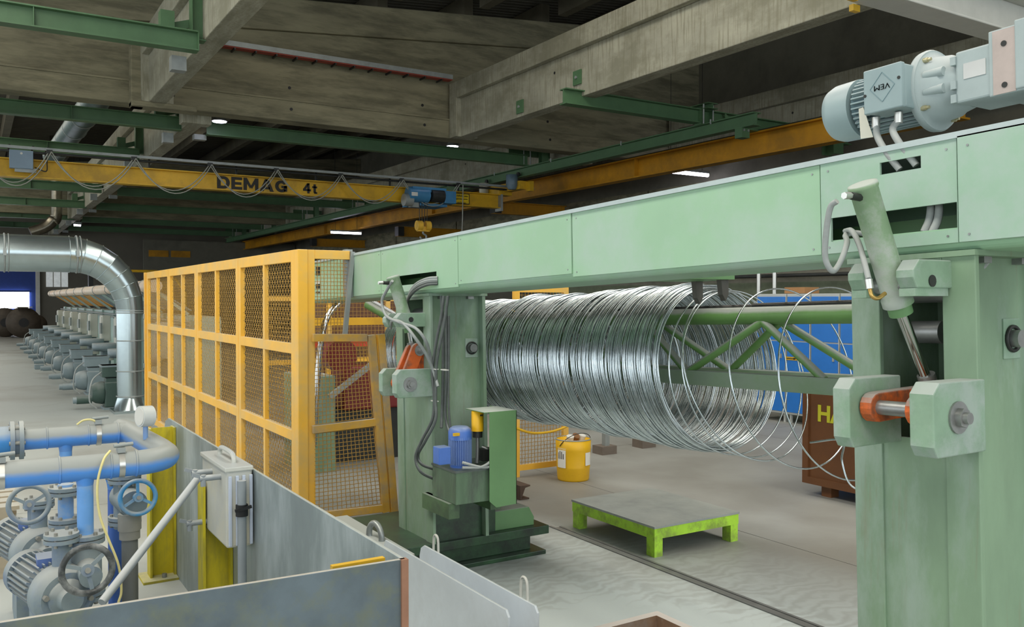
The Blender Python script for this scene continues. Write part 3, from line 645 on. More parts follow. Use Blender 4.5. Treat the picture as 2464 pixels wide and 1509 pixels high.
def cylinder(top, mid, bot, ya, hose_side=1):
    t, m_, b_ = [V((p[0], ya, p[1])) for p in (top, mid, bot)]; d = (m_ - t).normalized()
    c = MB(G).lathe(t, m_ - t, [(0, .030), (0, .041), (.03, .0425), (.05, .039), (.93, .039), (.94, .044), (1, .044)], 24)
    c = c.build('hydraulic_cylinder', mat('dusty_cylinder_green', (124, 152, 118), .65, var=.12, scale=7, stain=(160, 168, 160), stain_amt=.9, stain_scale=7, dust=.8, dlo=.4), ga)
    MB(G).cyl(m_, m_ + d * .03, .034, n=20).build('gland', GDEEP, c)
    MB(G).cyl(m_ + d * .03, b_, .0165, n=16).build('piston_rod', CHROME, c)
    MB(G).cyl(b_ - d * .05, b_ + d * .005, .026, n=16).build('rod_end', STEEL, c)
    tr = MB(G); tr.cyl((m_ - d * .06) + V((0, -.075, 0)), (m_ - d * .06) + V((0, .075, 0)), .024, n=14); tr.build('trunnion', STEEL, c)
    pt = t + d * .045
    MB(G).cyl(pt + V((-.03, -.005, 0)), pt + V((-.085, -.01, .002)), .011, n=8).build('port_fitting', DARKM, c)
    MB(G).cyl(pt + V((-.085, -.01, .002)), pt + V((-.115, -.012, 0)), .010, n=6).build('hose_nut', SILVER, c)
    return c
cR = cylinder((2.133, 1.925), (2.288, 1.585), (2.435, 1.33), 1.507); cR['label'] = 'inclined hydraulic cylinder of the right column'
# brackets, left column
for (a0, a1) in ((4.80, 4.86), (4.965, 5.02)): block(2.19, 2.39, a0, a1, 1.53, 1.617)
for (a0, a1) in ((4.72, 4.785), (4.93, 4.985)): block(2.145, 2.39, a0, a1, 1.105, 1.275)
MB(G).lathe((2.285, 4.799, 1.575), (0, -.002, 0), [(0, .0), (0, .016), (1, .016)], 14).build('eye_hole', DARKM, ga)
bolt_y(2.235, 4.72, 1.185, .026, ga)
MB(G).cyl((2.235, 4.785, 1.185), (2.235, 4.93, 1.185), .02, n=18).build('pivot_pin', STEEL, ga)
lv = MB(G); capsule(lv, (2.235, 1.185), (2.325, 1.39), .04, .042, 4.79, 4.815); capsule(lv, (2.235, 1.185), (2.335, 1.385), .04, .042, 4.885, 4.92)
lv.prism([(2.33, 4.83, 1.40), (2.55, 4.83, 1.30), (2.55, 4.83, 1.20), (2.36, 4.83, 1.24)], (0, .05, 0))
lv.build('lever', ORANGE, ga, bevel=.004)
bolt_y(2.335, 4.79, 1.385, .02, ga)
cL = cylinder((2.215, 1.845), (2.315, 1.53), (2.345, 1.385), 4.905); cL['label'] = 'upright hydraulic cylinder of the left column'
# bearing plates on the webs
for x, y, z in ((2.693, 4.775, 1.39), (2.645, 1.375, 1.478)):
    pl = MB(G).box(x - .045, x + .045, y, y + .006, z - .06, z + .06).build('bearing_plate', GBLOCK, ga, bevel=.002)
    MB(G).torus((x, y - .004, z), (0, 1, 0), .036, .006, 24, 8).build('retaining_ring', DARKM, pl)
    MB(G).cyl((x, y, z), (x, y - .03, z), .026, n=20).build('shaft_end', STEEL, pl)
# base of the left column (level on the floor)
bs = MB(); bs.box(2.12, 3.25, 4.79, 5.62, 0, .028); bs.box(2.2, 3.17, 4.86, 5.55, .028, .15); bs.box(2.10, 3.24, 4.74, 5.62, .15, .205)
bs.build('column_base', GOILY, ga, bevel=.004)
w_ = MB(); w_.prism([(2.86, 4.80, .205), (3.16, 4.80, .205), (3.16, 4.80, .26), (3.12, 4.80, .33), (2.86, 4.80, .33)], (0, .62, 0)); w_.build('base_wedge', GDEEP, ga, bevel=.004)
MB().box(2.45, 2.86, 4.80, 5.3, .205, .36).build('base_web', GOILY, ga)
MB(G).box(2.415, 2.745, 4.772, 4.779, .2, .46).build('oily_apron', GOILY, ga)
MB(G).cyl((2.50, 1.50, 1.50), (2.50, 1.60, 1.50), .035, n=20).build('inner_boss', STEEL, ga)
MB().box(2.3, 2.85, 1.25, 1.8, 0, .02).build('foot_plate', GOILY, ga)
# hooks under the beam
for yy, zz in ((3.08, 1.655), (2.91, 1.665)):
    MB(G).prism([(3.0, yy, 1.75), (3.05, yy, 1.75), (3.05, yy, zz), (3.03, yy, zz - .03), (3.01, yy, zz)], (0, .03, 0)).build('guide_finger', mat('greasy_steel', (84, 82, 76), .5, .5), ga)
MB(G).box(2.74, 3.06, 2.88, 3.15, 1.735, 1.755).build('finger_arm', GDEEP, ga)
# ---- hoses on the gantry: (pixel path, plane X, radius)
def hose(path, r, m=HOSE, parent=ga, name='hose', n=7):
    MB().tube(spline([at(x, y, 'X', X) for x, y, X in path], n), r, 8).build(name, m, parent)
hose([(2014, 484, 2.06), (1998, 500, 2.06), (1988, 560, 2.07), (1986, 620, 2.08), (2003, 652, 2.1), (2022, 630, 2.14), (2038, 585, 2.2), (2034, 568, 2.3), (2040, 560, 2.38)], .0085)
hose([(2034, 556, 2.37), (2050, 556, 2.28), (2068, 590, 2.22), (2082, 640, 2.17), (2090, 672, 2.15)], .0085)
hose([(2090, 672, 2.15), (2093, 695, 2.15)], .011, SILVER, ga, 'hose_ferrule')
hose([(2093, 695, 2.15), (2098, 712, 2.15), (2112, 718, 2.17), (2130, 706, 2.2)], .006, BRASS, ga, 'brass_elbow')
hose([(2034, 566, 2.36), (2060, 560, 2.39), (2090, 566, 2.41)], .008)
for dx in (0, 20): hose([(2238 + dx, 470, 2.43), (2240 + dx, 500, 2.42), (2236 + dx, 530, 2.41), (2224 + dx, 558, 2.40)], .0115)
hose([(2378, 598, 2.60), (2380, 620, 2.55), (2368, 640, 2.52), (2348, 660, 2.50), (2330, 700, 2.5)], .008)
# left column hoses
hose([(944, 676, 2.19), (930, 700, 2.2), (919, 726, 2.2), (930, 760, 2.2), (962, 776, 2.18), (1000, 790, 2.2), (1025, 822, 2.25), (1036, 860, 2.34), (1042, 900, 2.36), (1048, 935, 2.36)], .0095)
hose([(940, 790, 2.24), (944, 772, 2.2), (970, 778, 2.18), (998, 812, 2.2), (1024, 850, 2.28), (1042, 890, 2.35), (1054, 930, 2.36)], .0095)
hose([(1068, 712, 2.40), (1062, 760, 2.39), (1052, 810, 2.37), (1044, 860, 2.36), (1040, 900, 2.35), (1045, 960, 2.35), (1040, 1010, 2.34), (1015, 1060, 2.3), (1000, 1100, 2.28), (1012, 1135, 2.3), (1050, 1155, 2.4)], .0095, HOSED)
hose([(1078, 712, 2.40), (1070, 770, 2.39), (1058, 830, 2.37), (1050, 880, 2.36), (1048, 960, 2.35), (1048, 1010, 2.34), (1024, 1060, 2.3), (1006, 1095, 2.3), (1016, 1118, 2.32), (1056, 1132, 2.42)], .0095, HOSED)
hose([(1062, 712, 2.42), (1066, 800, 2.42), (1066, 900, 2.42), (1064, 985, 2.42), (1062, 1030, 2.4)], .010, HOSED)
hose([(1074, 740, 2.44), (1074, 800, 2.43), (1074, 900, 2.43), (1072, 1000, 2.43), (1084, 1050, 2.43)], .009, HOSED)
hose([(1080, 760, 2.44), (1080, 850, 2.44), (1079, 960, 2.44), (1084, 1040, 2.44)], .007, HOSED)
for q in range(4): hose([(1053, 668 + 5 * q, 2.37), (1030, 670 + 5 * q, 2.33), (1006, 680 + 5 * q, 2.33), (990, 697 + 4 * q, 2.33), (980, 725 + q, 2.35), (984, 745, 2.40)], .0085, HOSE if q < 2 else HOSED)
for (px, py) in ((1046, 888), (1046, 965), (1070, 890)):
    p = at(px, py, 'X', 2.36); MB().box(p.x - .012, p.x + .012, p.y - .03, p.y + .03, p.z - .003, p.z + .003).build('cable_tie', WHITEP, ga)

# ------------------------------------------------------------------ geared motor on the beam
BGREY = mat('blue_grey_motor_enamel', (140, 160, 162), 0.45, var=0.07, scale=5, dust=0.8, dustrgb=(182, 192, 194), dlo=0.35, dhi=0.95)
CAST = mat('dusty_cast_housing', (158, 172, 172), 0.6, var=0.08, scale=9, dust=0.7, dustrgb=(186, 192, 192), dlo=0.35, dhi=0.95)
MX, MZ = 2.53, 2.243
gm = thing('gear_motor', 'blue-grey geared electric motor lying on top of the gantry beam', 'motor', G((MX, 1.5, 2.07)))
MB(G).lathe((MX, 1.895, MZ), (0, -.115, 0), [(0, .0), (0, .070), (.1, .088), (.3, .096), (1, .098)], 40).build('fan_cover', BGREY, gm)
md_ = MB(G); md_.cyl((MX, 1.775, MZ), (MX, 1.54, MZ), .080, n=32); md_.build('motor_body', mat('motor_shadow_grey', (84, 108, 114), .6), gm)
fn = MB(G)
for k in range(36):
    g = 2 * math.pi * k / 36; d = V((math.cos(g), 0, math.sin(g)))
    if False: continue
    c0 = V((MX, 1.765, MZ)) + d * .086; fn.bar(c0, c0 + V((0, -.22, 0)), .0045, .018, up=d)
fn.build('cooling_fins', BGREY, gm, kind='stuff')
MB(G).lathe((MX, 1.545, MZ), (0, -.022, 0), [(0, .05), (0, .124), (.7, .126), (1, .122)], 44).build('motor_flange', CAST, gm)
MB(G).lathe((MX, 1.523, MZ), (0, -.11, 0), [(0, .118), (.05, .10), (.5, .094), (.55, .088), (1, .075)], 40).build('bell_housing', CAST, gm)
for g in (0.6, 2.3, 3.8, 5.4): 
    d = V((math.cos(g), 0, math.sin(g))); c0 = V((MX, 1.523, MZ)) + d * .108
    MB(G).cyl(c0, c0 + V((0, -.016, 0)), .008, n=6).build('flange_bolt', mat('yellow_zinc', (190, 184, 150), .35, .7), gm)
    MB(G).cyl(c0 + V((0, -.016, 0)), c0 + V((0, -.026, 0)), .005, n=10).build('flange_stud', MATS['yellow_zinc'], gm)
for dz in (-.02, .03): MB(G).cyl((MX - .085, 1.510, MZ + dz), (MX - .085, 1.450, MZ + dz), .014, n=12).build('cast_boss', CAST, gm)
gb = MB(G); gb.box(MX - .085, MX + .09, .9, 1.415, MZ - .075, MZ + .075); gb = gb.build('gearbox', CAST, gm, bevel=.006)
MB(G).box(MX - .092, MX - .085, 1.240, 1.302, MZ - .078, MZ + .10).build('sealing_strip', mat('pinkish_primer', (176, 164, 158), .8), gb)
MB(G).box(MX - .09, MX + .09, 1.0, 1.315, MZ - .08, MZ + .105).build('gearbox_flange', CAST, gb, bevel=.004)
MB(G).box(MX - .096, MX + .09, .9, 1.240, MZ - .075, MZ + .115).build('gear_stage', CAST, gb, bevel=.004)
for zz in (-.055, .06): MB(G).cyl((MX - .0925, 1.270, MZ + zz), (MX - .094, 1.270, MZ + zz), .008, n=12).build('bolt_hole', DARKM, gb)
MB(G).box(MX - .087, MX - .085, 1.325, 1.390, MZ - .01, MZ + .035).build('rating_plate', SILVER, gb)
for q in (-.06, -.02, .05): MB(G).box(MX - .09, MX - .07, 1.412, 1.428, MZ + q - .012, MZ + q + .012).build('lug', CAST, gb)
MB(G).box(MX - .08, MX + .08, .9, 1.22, 2.07, MZ - .075).build('mounting_foot', CAST, gm)
tbx = MB(G).box(MX - .155, MX - .07, 1.53, 1.655, MZ - .066, MZ + .066).build('terminal_box', BGREY, gm, bevel=.006)
lid = MB(G).box(MX - .175, MX - .155, 1.528, 1.658, MZ - .068, MZ + .068).build('box_lid', BGREY, tbx, bevel=.004)
# cast diamond emblem
em = MB(G); ec = V((MX - .176, 1.592, MZ + .005)); dd = [V((0, .042, 0)), V((0, 0, .045)), V((0, -.042, 0)), V((0, 0, -.045))]
for k in range(4): em.bar(ec + dd[k], ec + dd[(k + 1) % 4], .0012, .0012)
em.build('emblem_outline', mat('emblem_shadow', (118, 148, 154), .6), tbx)
tx = text('emblem_lettering', 'VEM', .024, (0, 0, 0), (1, 0, 0), (0, 0, 1), MATS['emblem_shadow'], None, 0, 1.25, .0006)
xs_ = [v.co.x for v in tx.data.vertices]; zs_ = [v.co.z for v in tx.data.vertices]; xm, zm = (max(xs_) + min(xs_)) / 2, (max(zs_) + min(zs_)) / 2
for v in tx.data.vertices: v.co = G((ec.x - .0008, ec.y + (v.co.x - xm), ec.z - (v.co.z - zm))) - rootloc(gm)
tx.parent = tbx
for yy, zz in ((1.652, MZ - .01), (1.536, MZ + .02)): MB(G).cyl((MX - .177, yy, zz), (MX - .17, yy, zz), .005, n=10).build('lid_screw', DARKM, tbx)
for i, (px, py) in enumerate(((2108, 292), (2162, 280))):
    p = at(px, py, 'X', MX - .12)
    MB().cyl(p + V((0, 0, .012)), p - V((0, 0, .02)), .0125, n=14).build('cable_gland', SILVER, tbx)
    q = [(2108, 300), (2112, 330), (2135, 370), (2165, 408)] if i == 0 else [(2162, 290), (2148, 312), (2168, 350), (2205, 398)]
    MB().tube(spline([at(x, y, 'X', X) for (x, y), X in zip(q, (MX - .12, MX - .13, MX - .15, 2.39))], 7), .0105, 9).build('cable', HOSE, gm)
tagp = MB(); tp = [at(2066, 262, 'X', MX - .10), at(2077, 258, 'X', MX - .11), at(2101, 330, 'X', MX - .11), at(2071, 334, 'X', MX - .10)]
tagp.prism(tp, (.0015, 0, 0)); tagp = tagp.build('paper_tag', mat('paper', (206, 206, 192), .8, var=.05), gm, label='hand-lettered paper tag')
tx = text('tag_lettering', 'VORSCHUB\nKLOT AUF', .011, (0, 0, 0), (1, 0, 0), (0, 0, 1), INK, None, .0002, 1, .0003)
o_ = at(2089, 268, 'X', MX - .112); dn = (at(2097, 328, 'X', MX - .112) - at(2084, 268, 'X', MX - .112)).normalized(); sd = V((-.0, -dn.z, dn.y)).normalized()
for v in tx.data.vertices: v.co = o_ + dn * v.co.x * .85 - sd * (v.co.z) * -1 * .9 + V((-.0006, 0, 0)) - rootloc(gm)
tx.parent = tagp

# ------------------------------------------------------------------ hydraulic power pack beside the left column
HBLUE = mat('motor_blue', (72, 112, 190), .4, var=.12, scale=8, dust=.6, dustrgb=(140, 150, 160), dlo=.4, dhi=1.0)
YT = 4.40
def hp(px, py, Y=YT): return at(px, py, 'Y', Y)
pk = thing('hydraulic_power_pack', 'small hydraulic power pack with blue motor and yellow filter at the left column', 'power pack', (hp(1130, 1215).x, 4.55, hp(1130, 1215).z))
tx0, tx1 = hp(1097, 1150).x, hp(1232, 1150).x; z0, z1 = hp(1130, 1212).z, hp(1130, 1135).z
MB().box(tx0, tx1 - .05, YT, YT + .30, z0, z1).build('tank', mat('grimy_tank_green', (92, 118, 92), .45, var=.3, scale=7, stretch=(1, 1, .25), stain=(70, 76, 70), stain_amt=.8, stain_scale=6, dust=.5), pk, bevel=.004)
MB().box(tx0 - .005, tx1 - .04, YT - .005, YT + .305, z1, z1 + .012).build('tank_lid', mat('oily_lid', (90, 100, 96), .35, .2, var=.25), pk)
sb = MB(); sb.box(tx0 - .02, tx0 + .05, YT + .05, 4.80, z0 - .09, z0); sb.box(tx1 - .12, tx1 - .05, YT + .05, 4.80, z0 - .07, z0); sb.box(tx0, tx1 - .05, YT + .22, 4.80, z0 - .03, z0)
sb.build('support_arm', mat('grimy_bracket_green', (84, 116, 76), .5, var=.25, scale=8, stain=(58, 66, 58), stain_amt=.7, dust=.5), pk)
mc = hp(1107, 1115, YT + .11); mr_ = .066; mzt = hp(1107, 1030, YT + .11).z
mo = MB().cyl((mc.x, mc.y, z1 + .012), (mc.x, mc.y, mzt - .06), mr_ * .9, n=28); mo = mo.build('electric_motor', HBLUE, pk, label='blue electric motor of the power pack')
fn = MB()
for k in range(40):
    g = 2 * math.pi * k / 40; d = V((math.cos(g), math.sin(g), 0)); fn.bar(V((mc.x, mc.y, z1 + .03)) + d * mr_ * .92, V((mc.x, mc.y, mzt - .05)) + d * mr_ * .92, .0035, .018, up=d)
fn.build('cooling_fins', mat('fin_blue', (120, 146, 196), .4, var=.1), mo, kind='stuff')
MB().lathe((mc.x, mc.y, mzt - .065), (0, 0, .075), [(0, mr_ * 1.06), (.6, mr_ * 1.06), (.85, mr_ * .95), (1, mr_ * .7), (1, 0.0)], 32).build('fan_cover', HBLUE, mo)
MB().box(mc.x - .075, mc.x - .035, mc.y - .062, mc.y - .05, mzt - .035, mzt - .018).build('yellow_sticker', YELC, mo)
p = hp(1070, 1096, YT); MB().box(p.x - .045, p.x + .03, YT - .02, YT + .06, p.z - .05, p.z + .05).build('terminal_box', HBLUE, mo, bevel=.005)
p = hp(1149, 1012, YT + .12)
ft = MB().lathe((p.x, p.y, hp(1149, 1037, YT + .12).z), (0, 0, .125), [(0, .036), (.94, .037), (1, .030), (1, 0)], 24).build('oil_filter', mat('filter_yellow', (240, 186, 28), .4, var=.04), pk, label='yellow spin-on oil filter')
MB().cyl((p.x, p.y, p.z - .10), (p.x, p.y, p.z - .06), .03, n=18).build('filter_head', DARKM, ft)
tx = text('filter_lettering', 'HY', .014, (p.x - .004, p.y - .0385, p.z + .03), (1, 0, 0), (0, 0, 1), INK, ft, .0004)
pp = MB(); pp.tube(spline([(p.x, p.y, p.z - .1), (p.x + .0, p.y, p.z - .17), (p.x - .004, p.y, z1 + .02)], 5), .012, 8); pp.tube(spline([(p.x + .03, p.y, p.z - .16), (p.x + .06, p.y - .02, p.z - .18), (p.x + .05, p.y, z1 + .04)], 5), .010, 8); pp.build('pipe', STEEL, pk)
MB().box(p.x + .02, p.x + .10, p.y - .03, p.y + .05, z1 + .03, z1 + .10).build('valve_block', DARKM, pk)
for i, dz in enumerate((.0, .03)): MB().tube(spline([(mc.x - .05, YT - .01, z1 + .06 - dz), (mc.x + .06, YT - .03, z1 + .025), (p.x + .02, YT - .01, z1 + .02 + dz), (p.x + .1, YT + .03, z1 + .05 + dz)], 6), .0085, 8).build('cable', HOSE, pk)
gx0, gx1 = hp(1172, 1100).x, hp(1237, 1100).x; gz0, gz1 = hp(1200, 1215).z, hp(1200, 990).z
gd = MB(); gd.prism([(gx0, YT - .03, gz1), (gx1, YT - .03, gz1), (gx1, YT - .03, gz0), (gx0 + .045, YT - .03, gz0 - .005), (gx0, YT - .03, gz0 + .035)], (0, .004, 0))
gd.box(gx1 - .004, gx1, YT - .03, YT + .28, gz0, gz1); gd.box(gx0 - .035, gx1, YT - .03, YT + .20, gz1, gz1 + .004)
gd.build('guard_plate', GDEEP, pk, label='bent green sheet guard')

# ------------------------------------------------------------------ coil horn (truss arm that carries the coil)
HS = .03
def hz_(y, z): return z - HS * (y - 2.4)
HGREEN = mat('horn_green', (92, 132, 70), .45, var=.15, scale=5, dust=1.0, dustrgb=(140, 146, 138), dlo=.35, dhi=.7)
hn = thing('coil_horn', 'green tubular truss arm passing through the wire coil', 'truss arm', (3.27, 4.5, 1.3))
XH = 3.27
def hpnt(y, z, x=XH): return V((x, y, hz_(y, z)))
MB().cyl(hpnt(1.85, 1.64), hpnt(7.1, 1.64), .045, n=20).build('top_tube', HGREEN, hn)
MB().cyl(hpnt(1.85, 1.685), hpnt(3.0, 1.685), .016, n=12).build('wear_rod', mat('black_polished_rod', (52, 52, 50), .18, .9, var=.1), hn); MB().cyl(hpnt(3.0, 1.68), hpnt(7.1, 1.68), .016, n=12).build('wear_rod', MATS['black_polished_rod'], hn)
for xx in (XH - .10, XH + .13):
    m_ = MB(); m_.bar(hpnt(1.85, 1.325, xx), hpnt(6.9, 1.325, xx), .05, .075); m_.build('lower_rail', mat('dusty_rail_green', (128, 146, 124), .55, var=.12, stain=(104, 132, 92), stain_amt=.6, dust=1, dustrgb=(146, 152, 146), dlo=.4), hn, bevel=.004)
def braces(xx, y0, dy, n):
    for k in range(n):
        ya = y0 + k * dy
        MB().cyl(hpnt(ya, 1.61, XH + (xx - XH) * .15), hpnt(ya + dy / 2, 1.35, xx), .020, n=12).build('brace', HGREEN, hn)
        MB().cyl(hpnt(ya, 1.61, XH + (xx - XH) * .15), hpnt(ya - dy / 2, 1.35, xx), .020, n=12).build('brace', HGREEN, hn)
braces(XH - .10, 2.93, .86, 5); braces(XH + .13, 2.85, .86, 5)
a = hpnt(7.1, 1.64)
MB().tube([a, a + V((-.02, .12, .02)), a + V((-.16, .42, .16))], .045, 18).build('bent_end', HGREEN, hn); MB().tube([hpnt(7.1, 1.685), a + V((-.02, .10, .07)), a + V((-.16, .40, .21))], .016, 10).build('wear_rod', CHROME, hn)

# ------------------------------------------------------------------ wire coils
WIRE = mat('zinc_wire', (196, 205, 207), .24, 1.0, var=.14, scale=25)
def coil(name, label, y0, y1, n, rad, xc, zc, seed, jit, lean):
    rnd = random.Random(seed); m = MB(); N = 60; n0 = 5
    drift = 0
    for i in range(n):
        t = i / (n - 1); yc = y0 + (y1 - y0) * t + rnd.uniform(-.006, .006)
        
        if i % 11 == 0: drift = rnd.uniform(-.009, .009); dyy = rnd.uniform(-.012, .012)
        R = rad(t) + drift + rnd.gauss(0, jit); yc += dyy; cxx = xc + rnd.gauss(0, .004); 
        top = hz_(yc, zc(t)) + R
        cz = hz_(yc, zc(t)) + rnd.gauss(0, .004); tl = lean + rnd.gauss(0, .010); ty_ = rnd.gauss(0, .006); wob = rnd.uniform(0, 6.28)
        pts = []
        for k in range(N):
            g = 2 * math.pi * k / N; rr = R * (1 + .008 * math.sin(2 * g + wob))
            pts.append((cxx + rr * math.cos(g), yc + rr * math.sin(g) * tl + rr * math.cos(g) * ty_, cz + rr * math.sin(g)))
        m.tube(pts, .0042, n0, closed=True)
    o = m.build(name, WIRE); return tag(o, label, 'wire coil')
coil('wire_coil', 'big loose coil of shiny zinc wire hanging on the near part of the horn', 3.26, 4.95, 275, lambda t: .418 + .010 * math.sin(6 * t + .5), 3.30, lambda t: 1.372, 3, .004, .15)
coil('wire_coil', 'farther coil of shiny zinc wire behind the left column', 4.98, 6.75, 255, lambda t: .402 + .008 * math.sin(5 * t), 3.30, lambda t: 1.366, 5, .004, .15)
lo = thing('loose_wire_turns', 'single loose turns of zinc wire trailing from the coil mouth', 'wire', (3.3, 2.8, .9))
def loop(yt, yb, R, zt, dx=0, sx=1.0):
    pts = []
    for k in range(72):
        g = 2 * math.pi * k / 72; s_ = math.sin(g)
        pts.append((3.28 + dx + R * sx * math.cos(g), (yt + yb) / 2 + (yt - yb) / 2 * s_, zt - R + R * s_))
    MB().tube(pts, .0042, 6, closed=True).build('wire_turn', WIRE, lo)
loop(2.86, 2.66, .415, 1.752); loop(2.56, 2.40, .42, 1.755); loop(3.16, 2.98, .41, 1.745); loop(3.2, 2.90, .41, 1.74); loop(3.22, 3.10, .415, 1.75)
a = at(2028, 1060, 'X', 2.9)
MB().tube(spline([at(1950, 1065, 'X', 3.0), at(2026, 1060, 'X', 2.9), at(2026, 1110, 'X', 2.9), at(2050, 1170, 'X', 2.9), at(2120, 1190, 'X', 2.9)], 8), .0042, 6).build('wire_end', WIRE, lo)
# ------------------------------------------------------------------ yellow mesh fence
YF = mat('fence_yellow', (240, 184, 62), 0.45, var=0.06, scale=3, stain=(204, 178, 120), stain_amt=0.6, stain_scale=1.6, dust=.7, dustrgb=(206, 196, 168), dlo=.5, dhi=1)
YFD = mat('dirty_fence_yellow', (206, 160, 62), 0.6, var=0.12, scale=4, stain=(150, 142, 124), stain_amt=0.9, stain_scale=2.2, dust=.7, dlo=.5, dhi=1)
YM = mat('mesh_yellow', (176, 138, 62), 0.6, var=0.12)
def crimped(m, p0, u, v, nu, nv, pu, pv, r, amp, nrm):
    """woven crimped wire mesh: nu wires along v, nv wires along u"""
    p0, u, v, nrm = V(p0), V(u).normalized(), V(v).normalized(), V(nrm)
    def wire(o, d, side, n, pit):
        pts = [o + d * (k * pit) + side * (amp if k % 2 else -amp) for k in range(n + 1)]
        m.tube(pts, r, 4, caps=False)
    for i in range(1, nu): wire(p0 + u * (i * pu), v, nrm * (1 if i % 2 else -1), nv, pv)
    for j in range(1, nv): wire(p0 + v * (j * pv), u, nrm * (-1 if j % 2 else 1), nu, pu)
FX, FT = 1.95, 2.055
fn_ = thing('mesh_fence', 'yellow framed wire mesh safety fence standing left of the gantry', 'fence', (FX, 9, 0))
edges = [6.06, 7.6, 9.24, 10.7, 12.2]
for i in range(4):
    ya, yb = edges[i] + .006, edges[i + 1] - .006; z0 = .12
    p = thing.__globals__['bpy'].data.objects.new('fence_panel', None); COL.objects.link(p); p.parent = fn_
    rl = (.045, .07)
    m = MB(); w = .075; t = .02
    zr = [z0, .70, 1.36, FT]                                             # rails bottom..top
    m.box(FX, FX + .04, ya, ya + w, z0, FT); m.box(FX, FX + .04, yb - w, yb, z0, FT)
    for z in (z0, .685, 1.31): m.box(FX, FX + .04, ya + w, yb - w, z, z + .075)
    m.box(FX, FX + .04, ya + w, yb - w, FT - .085, FT)
    ym = (ya + yb) / 2
    for (za, zb_) in ((z0 + .075, .685), (.76, 1.31), (1.385, FT - .085)): m.box(FX, FX + .035, ym - .022, ym + .022, za, zb_)
    fo = m.build('panel_frame', YF, p, bevel=.003)
    for (za, zb_) in ((z0 + .075, .685), (.76, 1.31), (1.385, FT - .085)):
        for (a0, a1) in ((ya + w, ym - .022), (ym + .022, yb - w)):
            q = MB(); nu = max(4, round((a1 - a0) / .034)); nv = max(4, round((zb_ - za) / .034))
            crimped(q, (FX + .03, a0, za), (0, 1, 0), (0, 0, 1), nu, nv, (a1 - a0) / nu, (zb_ - za) / nv, .0024, .004, (1, 0, 0))
            q.build('wire_mesh', YM, p, kind='stuff')
for yy in (12.25,): MB().box(FX - .02, FX + .05, yy - .04, yy + .03, 0, FT).build('fence_post', YF, fn_)
for z in (1.45, .8): MB().box(FX - .03, FX, 12.24, 12.28, z, z + .06).build('hinge', GREYM, fn_)
# corner post, end frame and leaning gate leaf
cp = MB(); cp.box(FX - .0, FX + .075, 5.985, 6.07, 0, FT + .0); cp.build('corner_post', YF, fn_, bevel=.006)
YE = 6.0
def fe(px, py, Y=YE): return at(px, py, 'Y', Y)
e = MB(); ex0, ex1 = FX + .075, fe(842, 620).x
e.box(ex0, ex0 + .055, YE, YE + .04, .05, FT); e.box(ex0 + .055, ex1, YE, YE + .04, fe(800, 624).z, FT); e.build('end_frame', YF, fn_, bevel=.003)
g = MB().bar(fe(848, 606), fe(830, 806), .03, .03, up=(0, 1, 0)); g.build('tie_bar', GREYM, fn_)
q = MB(); za, zb_ = 1.45, fe(800, 624).z; nu = 10; nv = 20
crimped(q, (ex0 + .055, YE + .02, za), (1, 0, 0), (0, 0, 1), nu, nv, (ex1 - ex0 - .07) / nu, (zb_ - za) / nv, .0028, .004, (0, 1, 0)); q.build('wire_mesh', YM, fn_, kind='stuff')
ga_ = thing('fence_gate', 'dirty yellow mesh gate leaf with a slanting post beside the left column', 'gate', (fe(830, 1240).x, 5.95, 0))
Yg = 5.95
def fg(px, py): return at(px, py, 'Y', Yg)
gm_ = MB()
def fbar(p, q_, w, m, d=.04): m.bar(fg(*p), fg(*q_), d, w, up=(0, 0, 1) if abs(p[0] - q_[0]) > abs(p[1] - q_[1]) else (1, 0, 0))
m = MB(); fbar((752, 813), (882, 813), .055, m); m.build('top_rail', YFD, ga_, bevel=.003)
m = MB(); fbar((752, 1034), (902, 1016), .055, m); m.build('middle_rail', YFD, ga_, bevel=.003)
m = MB(); fbar((752, 1243), (925, 1222), .055, m); m.build('bottom_rail', YFD, ga_, bevel=.003)
m = MB(); fbar((893, 806), (928, 1232), .058, m); m.build('lock_stile', YFD, ga_, bevel=.003)
m = MB(); fbar((906, 806), (940, 1235), .012, m, .012); m.build('rod', YF, ga_)
m = MB(); fbar((915, 804), (950, 1262), .055, m, .05); m.build('gate_post', YFD, ga_, bevel=.003)
for (a0, a1, b0, b1) in (((757, 825), (880, 825), (757, 1022), (896, 1004)), ((757, 1044), (898, 1028), (757, 1234), (918, 1212))):
    m = MB(); A, B, C_, D = fg(*a0), fg(*a1), fg(*b0), fg(*b1)
    nu, nv = 15, 20
    for i in range(1, nu + 1):
        t = i / nu; p0, p1 = A.lerp(B, t), C_.lerp(D, t); m.tube([p0.lerp(p1, k / nv) + V((0, .004 * (1 if (k + i) % 2 else -1), 0)) for k in range(nv + 1)], .0028, 4, caps=False)
    for j in range(nv + 1):
        t = j / nv; p0, p1 = A.lerp(C_, t), B.lerp(D, t); m.tube([p0.lerp(p1, k / nu) + V((0, .004 * (-1 if (k + j) % 2 else 1), 0)) for k in range(nu + 1)], .0028, 4, caps=False)
    m.build('wire_mesh', YM, ga_, kind='stuff')

